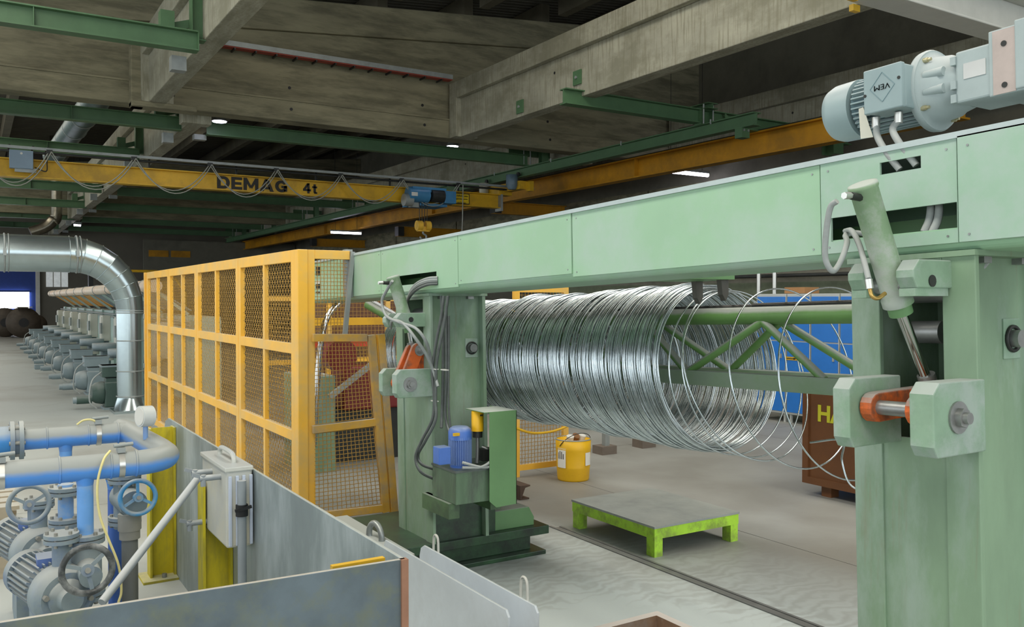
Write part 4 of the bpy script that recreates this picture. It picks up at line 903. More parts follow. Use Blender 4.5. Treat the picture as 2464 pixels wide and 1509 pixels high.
# ------------------------------------------------------------------ pump pit: sheet steel walls
GALV = mat('mottled_galvanised_sheet', (138, 150, 150), 0.45, 0.35, var=0.18, scale=3, stretch=(1, 1, .35), stain=(184, 194, 196), stain_amt=0.6, stain_scale=3, dust=.8, dlo=.6, dhi=1)
RUSTY = mat('dark_blotched_steel', (88, 100, 106), 0.5, 0.3, var=0.3, scale=4, stain=(112, 116, 84), stain_amt=0.45, stain_scale=9, dust=.85, dustrgb=(186, 182, 172), dlo=.6, dhi=1)
pit = thing('pump_pit_wall', 'open pit enclosure of mottled galvanised and dark steel sheet in the foreground', 'steel wall', (0, 4, 0))
m = MB(); PW = 1.05; tt = .95
m.prism([(PW, 2.30, 0), (PW, 2.30, tt), (PW, 5.80, tt), (PW, 5.9, tt - .03), (PW, 5.94, tt - .1), (PW, 5.94, 0)], (.012, 0, 0)); m.build('side_sheet', GALV, pit, bevel=.002, label='mottled galvanised side sheet')
m = MB(); m.prism([(-2.2, 2.44, 0), (1.062, 2.30, 0), (1.062, 2.30, tt), (-2.2, 2.44, tt + .0)], (0, -.014, 0)); m.build('front_sheet', RUSTY, pit, bevel=.002, label='dark blotched front sheet with dusty top edge')
MB().box(1.045, 1.066, 2.278, 2.30, 0, tt).build('corner_edge', mat('rust_edge', (142, 104, 82), .8, var=.2), pit)
MB().box(.86, 1.02, 2.34, 2.36, tt - .02, tt - .004).build('yellow_cleat', YELC, pit)
MB().box(.2, 1.05, 2.6, 5.94, 0.0, 0.012).build('pit_floor_plate', FLOOR, pit)
PY = mat('flaking_yellow_paint', (206, 190, 32), .6, var=.15, scale=8, stretch=(1, 1, .3), stain=(120, 118, 70), stain_amt=.8, stain_scale=3, dust=.5)
for i, (px0, px1, py0, Y) in enumerate(((358, 408, 1027, 5.6), (483, 553, 1120, 4.25))):
    xa = at(px0, 1300, 'Y', Y).x; z1 = .84 if i else at(px1, 1027, 'Y', Y).z
    o = thing('pit_post', 'yellow flaking steel post bolted inside the pit wall, %s' % ('behind the blue handwheel' if i == 0 else 'below the white plastic tank'), 'post', ((xa + PW) / 2, Y, 0), 'yellow posts in the pump pit')
    m = MB(); m.box(xa, xa + .012, Y - .05, Y + .06, 0.012, z1); m.box(PW - .014, PW - .002, Y - .05, Y + .06, .012, z1); m.box(xa + .012, PW - .014, Y - .0, Y + .008, .012, z1); m.build('post_section', PY, o)
    MB().box(xa - .05, PW - .002, Y - .12, Y + .1, .012, .026).build('base_plate', PY, o)
    MB().cyl(((xa + PW) / 2, Y - .07, .026), ((xa + PW) / 2, Y - .07, .05), .014, n=6).build('anchor_bolt', STEEL, o)
# ------------------------------------------------------------------ translucent tank on the pit wall
PLAS = mat('dusty_translucent_plastic', (190, 192, 184), .4, var=.08, scale=5, stain=(216, 204, 160), stain_amt=.4, stain_scale=2, dust=.9, dustrgb=(158, 165, 167), dlo=.5, dhi=1)
CLEAR = mat('clear_plastic_edge', (188, 198, 214), .2, var=.05)
Yb = 3.84; 
xa = at(545, 1200, 'Y', Yb).x; zt, zb_ = at(545, 1130, 'Y', Yb).z, at(545, 1322, 'Y', Yb).z; ybk = at(486, 1090, 'X', xa).y
o = thing('plastic_tank', 'translucent white plastic tank with carrying handle hung on the pit wall', 'tank', ((xa + PW) / 2, (Yb + ybk) / 2, zb_))
MB().box(xa, PW - .005, Yb, ybk, zb_, zt).build('tank_body', PLAS, o, bevel=.012)
MB().box(xa - .008, PW - .004, Yb - .01, ybk + .006, zt - .012, zt + .008).build('lid', PLAS, o, bevel=.004)
for q in (.12, .38, .62, .88): MB().box(xa + (PW - xa) * q - .007, xa + (PW - xa) * q + .007, Yb - .012, Yb, zb_ + .01, zt - .03).build('edge_rib', CLEAR, o, bevel=.003)
ym = (Yb + ybk) / 2; xm = (xa + PW) / 2
MB().tube(spline([(xm, ym - .13, zt), (xm, ym - .125, zt + .03), (xm, ym - .08, zt + .045), (xm, ym + .08, zt + .045), (xm, ym + .125, zt + .03), (xm, ym + .13, zt)], 5), .011, 10).build('handle', PLAS, o)
PIPEG = mat('grey_plastic_pipe', (138, 146, 150), .5, var=.08, dust=.6, dustrgb=(186, 190, 188))
MB().cyl((xm + .0, Yb - .025, .02), (xm, Yb - .025, zt - .05), .019, n=14).build('drain_pipe', PIPEG, o)
v_ = MB(); zv = at(580, 1222, 'Y', Yb).z; v_.cyl((xm, Yb - .025, zv - .03), (xm, Yb - .025, zv + .02), .026, n=12); v_.bar((xm - .035, Yb - .05, zv), (xm + .035, Yb - .05, zv + .012), .012, .012); v_.build('shut_off_valve', BLACK, o)
for (px, py) in ((473, 1137), (493, 1150), (460, 1258)):
    p = at(px + 10, py, 'X', xa - .05); f_ = MB(); f_.cyl((xa, p.y, p.z), (xa - .09, p.y, p.z), .013, n=12); f_.cyl((xa - .075, p.y, p.z + .015), (xa - .075, p.y, p.z - .035), .012, n=12); f_.bar((xa - .09, p.y, p.z + .01), (xa - .12, p.y, p.z + .02), .008, .016); f_.build('outlet_tap', PIPEG, o)
p = at(477, 1150, 'X', xa - .08)
MB().tube([p, at(245, 1450, 'Y', 3.55)], .0165, 12).build('sloping_pipe', PIPEG, o)

# ------------------------------------------------------------------ blue pipework
PB = mat('pipe_blue', (84, 148, 226), .45, var=.06, scale=4, dust=1.0, dustrgb=(150, 155, 152), dlo=.0, dhi=.45)
PBV = mat('vertical_pipe_blue', (108, 164, 226), .5, var=.08, scale=7, stain=(168, 180, 190), stain_amt=.8, stain_scale=5, dust=.8, dustrgb=(172, 176, 172))
CASTG = mat('dusty_pump_casting', (132, 146, 150), .65, var=.1, scale=9, stain=(96, 118, 160), stain_amt=.5, stain_scale=6, dust=.9, dustrgb=(168, 172, 168), dlo=.25, dhi=.9)
BOLT = mat('dusty_bolt', (150, 150, 142), .6, .3)
PR = .056; PZ = .965
pw = thing('blue_pipework', 'dusty blue pipe manifold bending back over the pump pit', 'pipe', (.4, 4.6, .9))
YFp, YRp = 4.2, 5.07
bx = at(378, 1100, 'Y', YFp).x
pts = [(-1.2, YFp, PZ), (.3, YFp, PZ)] + arc((bx - .10, YFp + .17, PZ), (1, 0, 0), (0, 1, 0), .17, -math.pi / 2, 0, 8) + [(bx + .07, YFp + .3, PZ)]
q0 = V((bx + .07, YFp + .3, PZ)); q1 = V((.72, YRp, PZ + .02)); q2 = V((.70, YRp + .14, PZ + .02))
MB().tube(pts + [q0.lerp(q1, .5), q1, q2], PR, 24).build('front_pipe', PB, pw)
MB().tube([(.10, YRp, PZ + .02), (.72, YRp, PZ + .02)], PR * .95, 24).build('rear_pipe', PB, pw)
MB().sphere(q2, PR, 8).build('pipe_cap', PB, pw)
for x in (at(143, 1130, 'Y', YFp).x, at(266, 1130, 'Y', YFp).x, at(327, 1120, 'Y', YFp).x): MB().torus((x, YFp, PZ), (1, 0, 0), PR, .005, 28, 6).build('weld_seam', PB, pw)
for x in (at(113, 1045, 'Y', YRp).x, at(213, 1045, 'Y', YRp).x, at(284, 1045, 'Y', YRp).x): MB().torus((x, YRp, PZ + .02), (1, 0, 0), PR * .95, .005, 28, 6).build('weld_seam', PB, pw)
for x, Y, z in ((at(291, 1130, 'Y', YFp).x, YFp, PZ), (at(3, 1140, 'Y', YFp).x, YFp, PZ), (at(236, 1045, 'Y', YRp).x, YRp, PZ + .02)):
    c = MB().cyl((x - .012, Y, z), (x + .012, Y, z), PR * 1.06, n=28).build('pipe_clip', SILVER, pw)
    MB().box(x - .016, x + .016, Y - .03, Y + .03, z + PR, z + PR + .022).build('clip_saddle', GREYM, c)
    MB().cyl((x - .03, Y - .01, z + PR + .03), (x + .05, Y + .0, z + PR + .033), .009, n=10).build('sensor', GREYM, c)
def drop(x, Y, z1, z0, r, parent=pw, name='drop_pipe', m=PBV):
    MB().cyl((x, Y, z0), (x, Y, z1), r, n=22).build(name, m, parent)
    MB().lathe((x, Y, z1), (0, 0, .05), [(0, r), (.6, r * 1.12), (1, r * 1.3)], 22, caps=False).build('tee_collar', PB, parent)
def flange(x, y, z, r, parent, ax=(0, 0, 1), n=6, th=.016, gap=.006, m=CASTG):
    ax = V(ax); c = V((x, y, z)); a = ax.orthogonal().normalized(); b = ax.cross(a)
    f = MB(); f.cyl(c - ax * (th + gap / 2), c - ax * gap / 2, r, n=28); f.cyl(c + ax * gap / 2, c + ax * (th + gap / 2), r, n=28); f.cyl(c - ax * gap, c + ax * gap, r * .8, n=20)
    f = f.build('flange_pair', m, parent)
    for k in range(n):
        g = 2 * math.pi * (k + .3) / n; d = (a * math.cos(g) + b * math.sin(g)) * r * .8
        MB().cyl(c + d - ax * (th + .016), c + d + ax * (th + .016), r * .11, n=6).build('flange_bolt', BOLT, f)
    return f
xd = at(205, 1200, 'Y', YFp).x; zd = at(205, 1288, 'Y', YFp).z
drop(xd, YFp, PZ - PR - .02, zd, .033); flange(xd, YFp, zd - .012, .078, pw)
xr = at(158, 1090, 'Y', YRp).x; drop(xr, YRp, PZ - PR, at(158, 1165, 'Y', YRp).z, .030)
# gauge
p = at(350, 1018, 'Y', 4.62); g_o = MB().cyl((p.x, p.y, PZ + .04), (p.x, p.y, PZ + .12), .012, n=12).build('gauge_stem', PB, pw)
gc = V((p.x, p.y, PZ + .155)); gn = V((-.93, -.3, .05)).normalized()
MB().cyl(gc - gn * .03, gc + gn * .03, .052, n=28).build('pressure_gauge', mat('gauge_case', (196, 200, 198), .4, var=.08, dust=.6), pw, label='dusty round pressure gauge'); MB().cyl(gc + gn * .03, gc + gn * .033, .044, n=28).build('gauge_dial', WHITEP, pw)
# yellow signal cable
cy_ = [(265, 1085, 4.17), (248, 1110, 4.12), (234, 1170, 4.1), (240, 1240, 4.08), (262, 1300, 4.06), (285, 1360, 4.05), (292, 1420, 4.05), (285, 1450, 4.05)]
MB().tube(spline([at(x, y, 'Y', Y) for x, y, Y in cy_], 7), .0055, 8).build('signal_cable', mat('cream_cable', (214, 204, 140), .5, var=.06), pw)
MB().tube(spline([at(x, y, 'Y', YRp - .02) for x, y in ((185, 1022), (200, 1012), (218, 1010), (232, 1015))], 6), .0055, 8).build('signal_cable', MATS['cream_cable'], pw)
def handwheel(px, py, Y, rpx, label, m, spoke=3, tilt=(0, -1, .12), group=None, rim=None, ang=.52):
    c = at(px, py, 'Y', Y); n = V(tilt).normalized(); R = rpx * (c - EYE).dot(FW) / FPX * .92
    o = thing('handwheel', label, 'handwheel', c)
    MB().torus(c, n, R, R * .14, 44, 12).build('rim', rim or m, o)
    MB().cyl(c - n * .02, c + n * .02, R * .27, n=22).build('hub', m, o)
    MB().cyl(c + n * .02, c + n * .03, R * .12, n=12).build('nut', BOLT, o)
    a = V((0, 0, 1)); a = (a - n * a.dot(n)).normalized(); b = n.cross(a)
    for k in range(spoke):
        g = ang + 2 * math.pi * k / spoke; d = a * math.cos(g) + b * math.sin(g)
        MB().bar(c + d * R * .2, c + d * R * .96, R * .17, R * .12, up=n).build('spoke', m, o)
    MB().cyl(c - n * .02, c - n * .09, R * .11, n=12).build('stem', STEEL, o)
    return c, n
WB = mat('wheel_blue', (62, 150, 204), .45, var=.1, scale=6, stain=(150, 160, 160), stain_amt=.7, stain_scale=6, dust=.8, dustrgb=(164, 170, 168))
handwheel(332, 1197, 4.35, 43, 'blue valve handwheel in front of the yellow post', WB, ang=0)
handwheel(70, 1214, 4.5, 47, 'grey dusty valve handwheel at the far left of the pit', CASTG, ang=math.pi / 3 + 2.09)
handwheel(210, 1371, 3.86, 60, 'black worn valve handwheel low in the foreground of the pit', CASTG, rim=mat('worn_black_rim', (66, 70, 70), .4, var=.4, scale=12, stain=(150, 154, 152), stain_amt=.8, stain_scale=7), ang=.2 + math.pi)
# valve bodies and pumps
vb = thing('gate_valve', 'dusty flanged valve body below the front blue pipe', 'valve', (xd, YFp - .1, .3))
m = MB(); m.lathe((xd, YFp, zd - .03), (0, 0, -.22), [(0, .05), (.3, .065), (.7, .065), (1, .05)], 24); m.cyl((xd, YFp, zd - .13), (xd, YFp - .20, zd - .13), .045, n=20); m.build('valve_body', CASTG, vb)
flange(xd, YFp, zd - .26, .078, vb)
v2 = thing('gate_valve', 'dusty flanged valve behind the blue handwheel', 'valve', (.62, 4.5, .5))
p = at(300, 1200, 'Y', 4.55); m = MB(); m.cyl((p.x, 4.55, p.z + .12), (p.x, 4.55, p.z - .14), .05, n=20); m.cyl((p.x, 4.62, p.z), (p.x + .02, 4.40, p.z), .062, n=22); m.build('valve_body', CASTG, v2); flange(p.x - .0, 4.55, p.z + .10, .075, v2); flange(p.x, 4.55, p.z - .10, .075, v2)
p2 = at(312, 1260, 'Y', 4.42)
m = MB(); m.cyl((p2.x, 4.42, p2.z - .03), (p2.x, 4.42, p2.z + .05), .052, n=8); m.cyl((p2.x, 4.42, p2.z - .07), (p2.x, 4.42, p2.z - .03), .046, n=22); m.build('union_nut', mat('grey_plastic_union', (140, 140, 132), .6, var=.1, dust=.5), v2)
MB().cyl((p2.x, 4.42, .012), (p2.x, 4.42, p2.z - .05), .036, n=22).build('suction_pipe', mat('dark_grey_plastic', (112, 116, 114), .6, var=.1), v2)
p3 = at(277, 1290, 'Y', 4.75); drop(p3.x, 4.75, p3.z + .24, .012, .033, v2, 'blue_pipe', mat('deep_pipe_blue', (66, 104, 180), .5, var=.12))
def pump(px, py, Y, R, label, motor_back=True):
    c = at(px, py, 'Y', Y); o = thing('centrifugal_pump', label, 'pump', (c.x, c.y, 0.012))
    n = V((.25, -1, .0)).normalized()
    m = MB(); m.lathe(c - n * .06, n * .12, [(0, R * .7), (.15, R), (.85, R), (1, R * .82)], 36); m.build('volute', CASTG, o)
    m = MB(); m.lathe(c + n * .06, n * .06, [(0, R * .62), (.3, R * .6), (.3, R * .42), (1, R * .36)], 28); m.build('suction_cover', CASTG, o)
    a = V((0, 0, 1)); b = n.cross(a)
    for k in range(6): g = k * math.pi / 3 + .3; d = (a * math.cos(g) + b * math.sin(g)) * R * .72; MB().cyl(c + n * .06 + d, c + n * .085 + d, R * .09, n=6).build('cover_bolt', BOLT, o)
    mc_ = c - n * .10; me = c - n * .42
    MB().cyl(mc_, me, R * .68, n=28).build('motor_body', CASTG, o)
    f = MB()
    for k in range(26):
        g = 2 * math.pi * k / 26; d = (a * math.cos(g) + b * math.sin(g)); f.bar(mc_ + d * R * .74 - n * .04, me + d * R * .74 + n * .03, .006, R * .18, up=d)
    f.build('cooling_fins', CASTG, o, kind='stuff')
    MB().lathe(me + n * .04, -n * .08, [(0, R * .84), (.7, R * .84), (1, R * .7), (1, 0)], 28).build('fan_cover', CASTG, o)
    MB().box(mc_.x - .06, mc_.x + .06, mc_.y + .06, mc_.y + .18, mc_.z + R * .6, mc_.z + R * .95).build('terminal_box', mat('pump_blue', (92, 118, 176), .5, var=.15, dust=.7), o)
    MB().cyl((c.x, c.y + .02, c.z + R * .8), (c.x, c.y + .02, c.z + R * 1.9), R * .3, n=18).build('discharge_neck', CASTG, o); flange(c.x, c.y + .02, c.z + R * 1.9, R * .55, o)
    ft_ = MB(); ft_.box(c.x - R * .8, c.x + R * .8, c.y - .05, c.y + .5, .012, max(.03, c.z - R * .95)); ft_.build('bed_plate', CASTG, o)
    return c
pump(150, 1430, 4.12, .125, 'dusty centrifugal pump behind the black handwheel')
pump(95, 1330, 4.95, .13, 'dusty finned pump motor at the back of the pit')
c3 = at(158, 1180, 'Y', 4.62); v3 = thing('pipe_spool', 'flanged grey riser standing behind the front blue pipe', 'pipe', (c3.x, 4.62, .3))
MB().cyl((c3.x, 4.62, c3.z - .42), (c3.x, 4.62, c3.z + .03), .034, n=20).build('riser', PBV, v3); flange(c3.x, 4.62, c3.z, .075, v3); flange(c3.x, 4.62, at(158, 1255, 'Y', 4.62).z, .075, v3); flange(c3.x, 4.62, at(158, 1345, 'Y', 4.62).z, .08, v3)
# left blue valve, cut by the frame
lv_ = thing('pipe_valve', 'blue valve with flanges at the left edge of the picture', 'valve', (.02, 5.07, .6))
pf = at(40, 1048, 'Y', 5.07); flange(pf.x, 5.07, PZ + .02, .098, lv_, ax=(1, 0, 0), th=.02, gap=.02)
BV = mat('valve_blue', (60, 132, 196), .45, var=.1, dust=.8, dustrgb=(170, 176, 172), dlo=.3)
m = MB(); m.cyl((-.25, 5.07, PZ + .02), (pf.x - .03, 5.07, PZ + .02), .075, n=24); m.lathe((-.06, 5.07, PZ + .02), (0, 0, .40), [(0, .09), (.3, .085), (.34, .11), (.4, .11), (.42, .05), (1, .04)], 24); m.build('valve_body', BV, lv_)
MB().torus((-.06, 5.07, PZ + .44), (0, 0, 1), .13, .022, 40, 10).build('wheel_rim', BV, lv_); MB().cyl((-.06, 5.07, PZ + .40), (-.06, 5.07, PZ + .46), .03, n=12).build('wheel_hub', BV, lv_)
for k in range(3): g = k * 2.094; MB().bar((-.06, 5.07, PZ + .44), (-.06 + .13 * math.cos(g), 5.07 + .13 * math.sin(g), PZ + .44), .02, .02).build('wheel_spoke', BV, lv_)

# wooden pallets behind the pumps
WOOD = mat('grey_pallet_wood', (176, 164, 142), .85, var=.15, scale=5, stretch=(.3, 3, 3), dust=.6)
for k in range(3):
    z = k * .15; o = thing('pallet', 'weathered wooden pallet in the stack at the left edge, %s' % ('bottom one', 'middle one', 'top one')[k], 'pallet', (-.25, 6.6, z), 'pallets stacked at the left edge')
    for j in range(6): MB().box(-.7, .24, 6.1 + j * .17, 6.22 + j * .17, z + .115, z + .137).build('deck_board', WOOD, o)
    for j in range(3): MB().box(-.7, .24, 6.1 + j * .42, 6.2 + j * .42, z, z + .02).build('bottom_board', WOOD, o)
    for j in range(3): MB().box(.10 - j * .4, .2 - j * .4, 6.1, 7.06, z + .02, z + .115).build('bearer', WOOD, o)

# ------------------------------------------------------------------ sheets leaning by the pit, lifting ring, bar, rusty box
WSH = mat('whitish_grey_sheet', (222, 231, 238), .5, var=.07, scale=3, stain=(206, 212, 216), stain_amt=.5, stain_scale=2.5, dust=.6, dlo=.6, dhi=1)
def sheet(x, y0, y1, z, label, round_):
    m = MB(); pr = [(x, y0, 0), (x, y0, z - .025), (x, y0 + .02, z)]
    pr += ([(x, y1 - .05, z), (x, y1 - .015, z - .02), (x, y1, z - .06)] if round_ else [(x, y1 - .02, z), (x, y1, z - .03)]) + [(x, y1, 0)]
    m.prism(pr, (.010, 0, 0)); o = tag(m.build('steel_sheet', WSH, bevel=.002), label, 'steel sheet'); return o
def bow(o, x, yc, z, h):
    pts = [(x, yc - .028, z - .06), (x, yc - .024, z + h * .6)] + arc((x, yc, z + h * .75), (0, -1, 0), (0, 0, 1), .022, 0, math.pi, 8) + [(x, yc + .024, z + h * .6), (x, yc + .028, z - .06)]
    MB().tube(pts, .006, 8).build('lifting_bow', WHITEP, o)
s1 = sheet(1.865, 2.81, 3.86, .5, 'pale grey steel sheet with two lifting bows standing on edge, right one', True)
bow(s1, 1.875, 3.70, .5, .07); bow(s1, 1.875, 2.92, .5, .085)
s2 = sheet(1.745, 2.83, 4.02, .5, 'pale grey steel sheet standing on edge beside the pit, left one', False)
m = MB(); c = at(903, 1290, 'X', 2.0); m.torus(c, (1, .1, 0), .075, .018, 40, 12); c.z
o = thing('lifting_eye', 'heavy grey steel lifting ring standing beside the pit', 'ring', (c.x, c.y, c.z - .09)); m.build('ring', mat('grey_forged_steel', (150, 156, 156), .4, .5, dust=.6, dlo=.4), o); MB().box(c.x - .03, c.x + .03, c.y - .05, c.y + .05, 0, c.z - .06).build('shank', STEEL, o)
b0, b1 = at(845, 1238, 'Z', .3), at(960, 1325, 'Z', .3)
o = tag(MB().box(b1.x - .06, b1.x + .05, b1.y - .1, b0.y, .0, .30).build('steel_bar', mat('rust_streaked_bar', (150, 152, 146), .6, var=.15, stain=(140, 110, 86), stain_amt=.5, dust=.9, dlo=.5), bevel=.004), 'thick grey rust-streaked steel bar lying behind the lifting ring', 'bar')
RB = mat('rusty_box_steel', (122, 96, 74), .7, .1, var=.3, scale=7, stain=(150, 146, 138), stain_amt=.6, stain_scale=4, dust=.95, dustrgb=(188, 182, 176), dlo=.5, dhi=1)
o = thing('rusty_box', 'open rusty steel box at the bottom edge of the picture', 'box', (1.85, 2.2, 0)); bx1, by1, bz = 2.235, 2.53, .5
for nm, bb in (('side_wall', (2.20, bx1, 1.6, by1)), ('end_wall', (1.35, 2.20, by1 - .035, by1)), ('side_wall', (1.35, 1.385, 1.6, by1 - .035)), ('end_wall', (1.385, 2.2, 1.6, 1.635))): MB().box(bb[0], bb[1], bb[2], bb[3], 0, bz).build(nm, RB, o)
MB().box(1.385, 2.2, 1.635, by1 - .035, 0, .03).build('box_floor', RB, o)

# ------------------------------------------------------------------ platform, bucket, bin, lockers
LIME = mat('lime_paint', (176, 226, 62), .55, var=.12, scale=5, stain=(120, 132, 70), stain_amt=.7, stain_scale=6)
TOPG = mat('worn_grey_tread', (152, 158, 154), .7, var=.15, scale=5, stain=(160, 164, 158), stain_amt=.5)
o = thing('step_platform', 'low lime green wooden platform with grey top on the floor', 'platform', (4.3, 4.85, 0))
px0, px1, py0, py1, zt = 3.80, 4.70, 4.40, 5.26, .205
a = at(1580, 1268, 'Z', zt); b = at(1795, 1236, 'Z', zt); c = at(1370, 1203, 'Z', zt); px0, px1, py0, py1 = (a.x + c.x) / 2, b.x, a.y, c.y
MB().box(px0, px1, py0, py1, zt - .014, zt).build('deck', TOPG, o)
for bb in ((px0 + .005, px1 - .005, py0 + .005, py0 + .03), (px0 + .005, px1 - .005, py1 - .03, py1 - .005), (px0 + .005, px0 + .03, py0 + .03, py1 - .03), (px1 - .03, px1 - .005, py0 + .03, py1 - .03)): MB().box(bb[0], bb[1], bb[2], bb[3], zt - .085, zt - .014).build('apron_board', LIME, o)
for xx in (px0 + .008, px1 - .078):
    for yy in (py0 + .008, py1 - .09): MB().box(xx, xx + .07, yy, yy + .08, 0, zt - .014).build('leg', LIME, o)
bc = at(1385, 1160, 'Z', 0.0); bc.y += .12; bc.x += .06
o = thing('bucket', 'yellow metal pail holding rubbish on the floor below the coil', 'bucket', (bc.x, bc.y, 0))
BY = mat('pail_yellow', (230, 180, 24), .45, var=.06, stain=(190, 140, 30), stain_amt=.4)
MB().lathe(bc, (0, 0, .385), [(0, .0), (0, .146), (.04, .15), (.3, .157), (.33, .160), (.36, .157), (.75, .165), (.78, .168), (.81, .165), (1, .168), (1, .160), (.55, .156), (.55, 0)], 36, caps=False).build('pail', BY, o)
MB().torus(bc + V((0, 0, .385)), (0, 0, 1), .165, .006, 40, 8).build('rim', GREYM, o)
MB().tube([bc + V((.17 * math.cos(g), -.02 - .10 * math.sin(g), .33 + .12 * math.sin(g))) for g in [math.pi * k / 16 for k in range(17)]], .0035, 6).build('wire_handle', DARKM, o)
def curved_label(ang, wdt, z0, z1, m, R=.1665):
    mm = MB(); pts = []
    for k in range(7):
        g = ang + wdt * (k / 6 - .5)
        for z in (z0, z1): pts.append(bc + V((R * math.cos(g), R * math.sin(g), z)))
    mm.add(pts, [(2 * k, 2 * k + 2, 2 * k + 3, 2 * k + 1) for k in range(6)]); return mm.build('paper_label', m, o)
PAP = mat('label_paper', (226, 224, 214), .7, var=.05); va = math.atan2(-bc.y, -bc.x)
curved_label(va - .75, .62, .13, .31, PAP); curved_label(va + 1.0, .5, .15, .27, PAP)
for k, (hh, dx) in enumerate(((.06, -.2), (.075, -.08), (.07, .04), (.05, .16))):
    curved_label(va - .75 + dx, .05, .21, .21 + hh, INK, .1675)
for k in range(3): MB().cyl(bc + V((-.06 + .06 * k, -.02 + .04 * (k % 2), .33)), bc + V((-.07 + .07 * k, -.05, .42)), .03, .036, 16).build('paper_cup', WHITEP if k != 1 else mat('brown_scrap', (120, 84, 50), .8), o)
# brown bin
BR = mat('rust_brown_paint', (98, 60, 27), .6, var=.15, scale=2, stain=(84, 50, 24), stain_amt=.5)
BX = 6.19; o = thing('brown_container', 'brown steel container lettered HA behind the right column', 'container', (6.7, 4.4, 0)); zt = .95
MB().box(BX, BX + 1.1, 3.7, 5.10, .1, zt).build('shell', BR, o, bevel=.01)
for bb in ((5.04, 5.10), (3.7, 3.76)): MB().box(BX - .02, BX, bb[0], bb[1], .1, zt).build('corner_stile', BR, o)
MB().box(BX - .02, BX, 3.76, 5.04, .1, .16).build('bottom_rail', BR, o)
for yy in (4.85, 3.95):
    MB().box(BX + .05, BX + .15, yy, yy + .1, 0, .1).build('foot', BR, o); MB().box(BX + .9, BX + 1.0, yy, yy + .1, 0, .1).build('foot', BR, o)
p0 = at(1966, 1012, 'X', BX - .005); p1 = at(1984, 975, 'X', BX - .005)
YL = mat('yellow_green_lettering', (186, 186, 40), .6, var=.05)
hgt = p1.z - p0.z; tx = text('container_lettering', 'HA', hgt / .73, (BX - .004, p0.y, p0.z), (0, -1, 0), (0, 0, 1), YL, o, .006, 1.0)
# lockers
LBL = mat('locker_blue', (38, 118, 204), .35, var=.06); LFR = mat('locker_frame_grey', (186, 190, 186), .5, var=.05)
def locker(px0, px1, ytop, ybot, X, label, grp=True):
    a = at(px0, ytop, 'X', X); b = at(px1, ytop, 'X', X); z1 = 1.78; z0 = .12; ya, yb = b.y, a.y
    o = thing('locker', label, 'locker', (X + .25, (ya + yb) / 2, 0), 'blue steel lockers')
    MB().box(X, X + .5, ya, yb, z0, z1).build('carcass', LFR, o, bevel=.005)
    for j in range(1):
        w = yb - ya; y0 = ya
        for zz0, zz1 in ((z0 + .03, .70), (.72, 1.12), (1.14, z1 - .04)):
            d = MB().box(X - .012, X, y0 + .014, y0 + w - .014, zz0, zz1).build('locker_door', LBL, o, bevel=.003)
            MB().box(X - .025, X - .012, y0 + .06, y0 + .09, (zz0 + zz1) / 2 - .03, (zz0 + zz1) / 2 + .03).build('lock', GREYM, d)
    for yy in (ya + .03, yb - .06):
        for xx in (X + .03, X + .44): MB().box(xx, xx + .03, yy, yy + .03, 0, z0).build('foot', LFR, o)
    return o, ya, yb
L1, y_a, y_b = locker(1822, 1892, 695, 1010, 9.55, 'blue steel locker seen through the coil mouth')
L2, y_c, y_d = locker(1894, 1950, 695, 1010, 9.55, 'blue steel locker with a yellow arrow sticker')
locker(1952, 2020, 695, 1010, 9.55, 'blue steel locker beside the right column'); locker(2022, 2130, 695, 1010, 9.55, 'blue steel locker partly behind the right column')
p = at(1890, 858, 'X', 9.53); q = at(1918, 868, 'X', 9.53)
st = MB().box(9.533, 9.536, q.y, p.y, q.z, p.z).build('arrow_sticker', YELC, L2); my = (p.z + q.z) / 2
ar = MB(); ar.box(9.530, 9.533, q.y + .05, p.y - .02, my - .005, my + .005); ar.prism([(9.530, q.y + .02, my), (9.530, q.y + .06, my + .018), (9.530, q.y + .06, my - .018)], (.003, 0, 0)); ar.build('arrow_mark', INK, st)
cbx = at(1900, 690, 'X', 9.7); o = tag(MB().box(9.65, 9.95, cbx.y - .3, cbx.y + .05, 1.785, 1.87).build('cardboard_box', mat('cardboard', (172, 128, 84), .8, var=.08), bevel=.004), 'flat cardboard box lying on the blue lockers', 'box')
# pipes on the wall above the lockers
for i, (z, r) in enumerate(((2.08, .03), (2.2, .022), (2.36, .03))):
    tag(MB().cyl((10.9, 3.2, z), (10.9, 15.5, z), r, n=10).build('wall_pipe', DARKM), 'thin dark pipe on the wall above the lockers, %s' % ('lowest', 'middle', 'topmost')[i], 'pipe', 'dark pipes above the lockers')
for i, px in enumerate((1826, 1864)):
    p = at(px, 680, 'X', 10.7); tag(MB().cyl((10.7, p.y, 0), (10.7, p.y, 3.2), .035, n=12).build('vertical_pipe', SILVER), 'bright vertical pipe rising behind the lockers, %s' % ('left', 'right')[i], 'pipe', 'bright vertical pipes behind the lockers')
# yellow mesh gate seen below and above the coil
YG = 7.0
o = thing('rear_gate', 'small yellow mesh gate standing behind the wire coil', 'gate', (at(1300, 1100, 'Y', YG).x, YG, 0))
xa, xb = at(1238, 1100, 'Y', YG).x, at(1368, 1100, 'Y', YG).x
for x in (xa, xb - .06): MB().box(x, x + .06, YG, YG + .04, 0, 1.82).build('stile', YF, o)
for z in (.06, .55, 1.2, 1.77): MB().box(xa + .06, xb - .06, YG, YG + .04, z, z + .055).build('rail', YF, o)
m = MB(); crimped(m, (xa + .06, YG + .02, .1), (1, 0, 0), (0, 0, 1), 14, 46, (xb - xa - .12) / 14, 1.68 / 46, .003, .004, (0, 1, 0)); m.build('wire_mesh', YM, o, kind='stuff')
MB().tube(spline([at(1240, 1030, 'Y', YG - .1), at(1280, 1042, 'Y', YG - .1), at(1330, 1038, 'Y', YG - .1), at(1380, 1020, 'Y', YG - .1)], 6), .012, 8).build('air_hose', YELC, o)
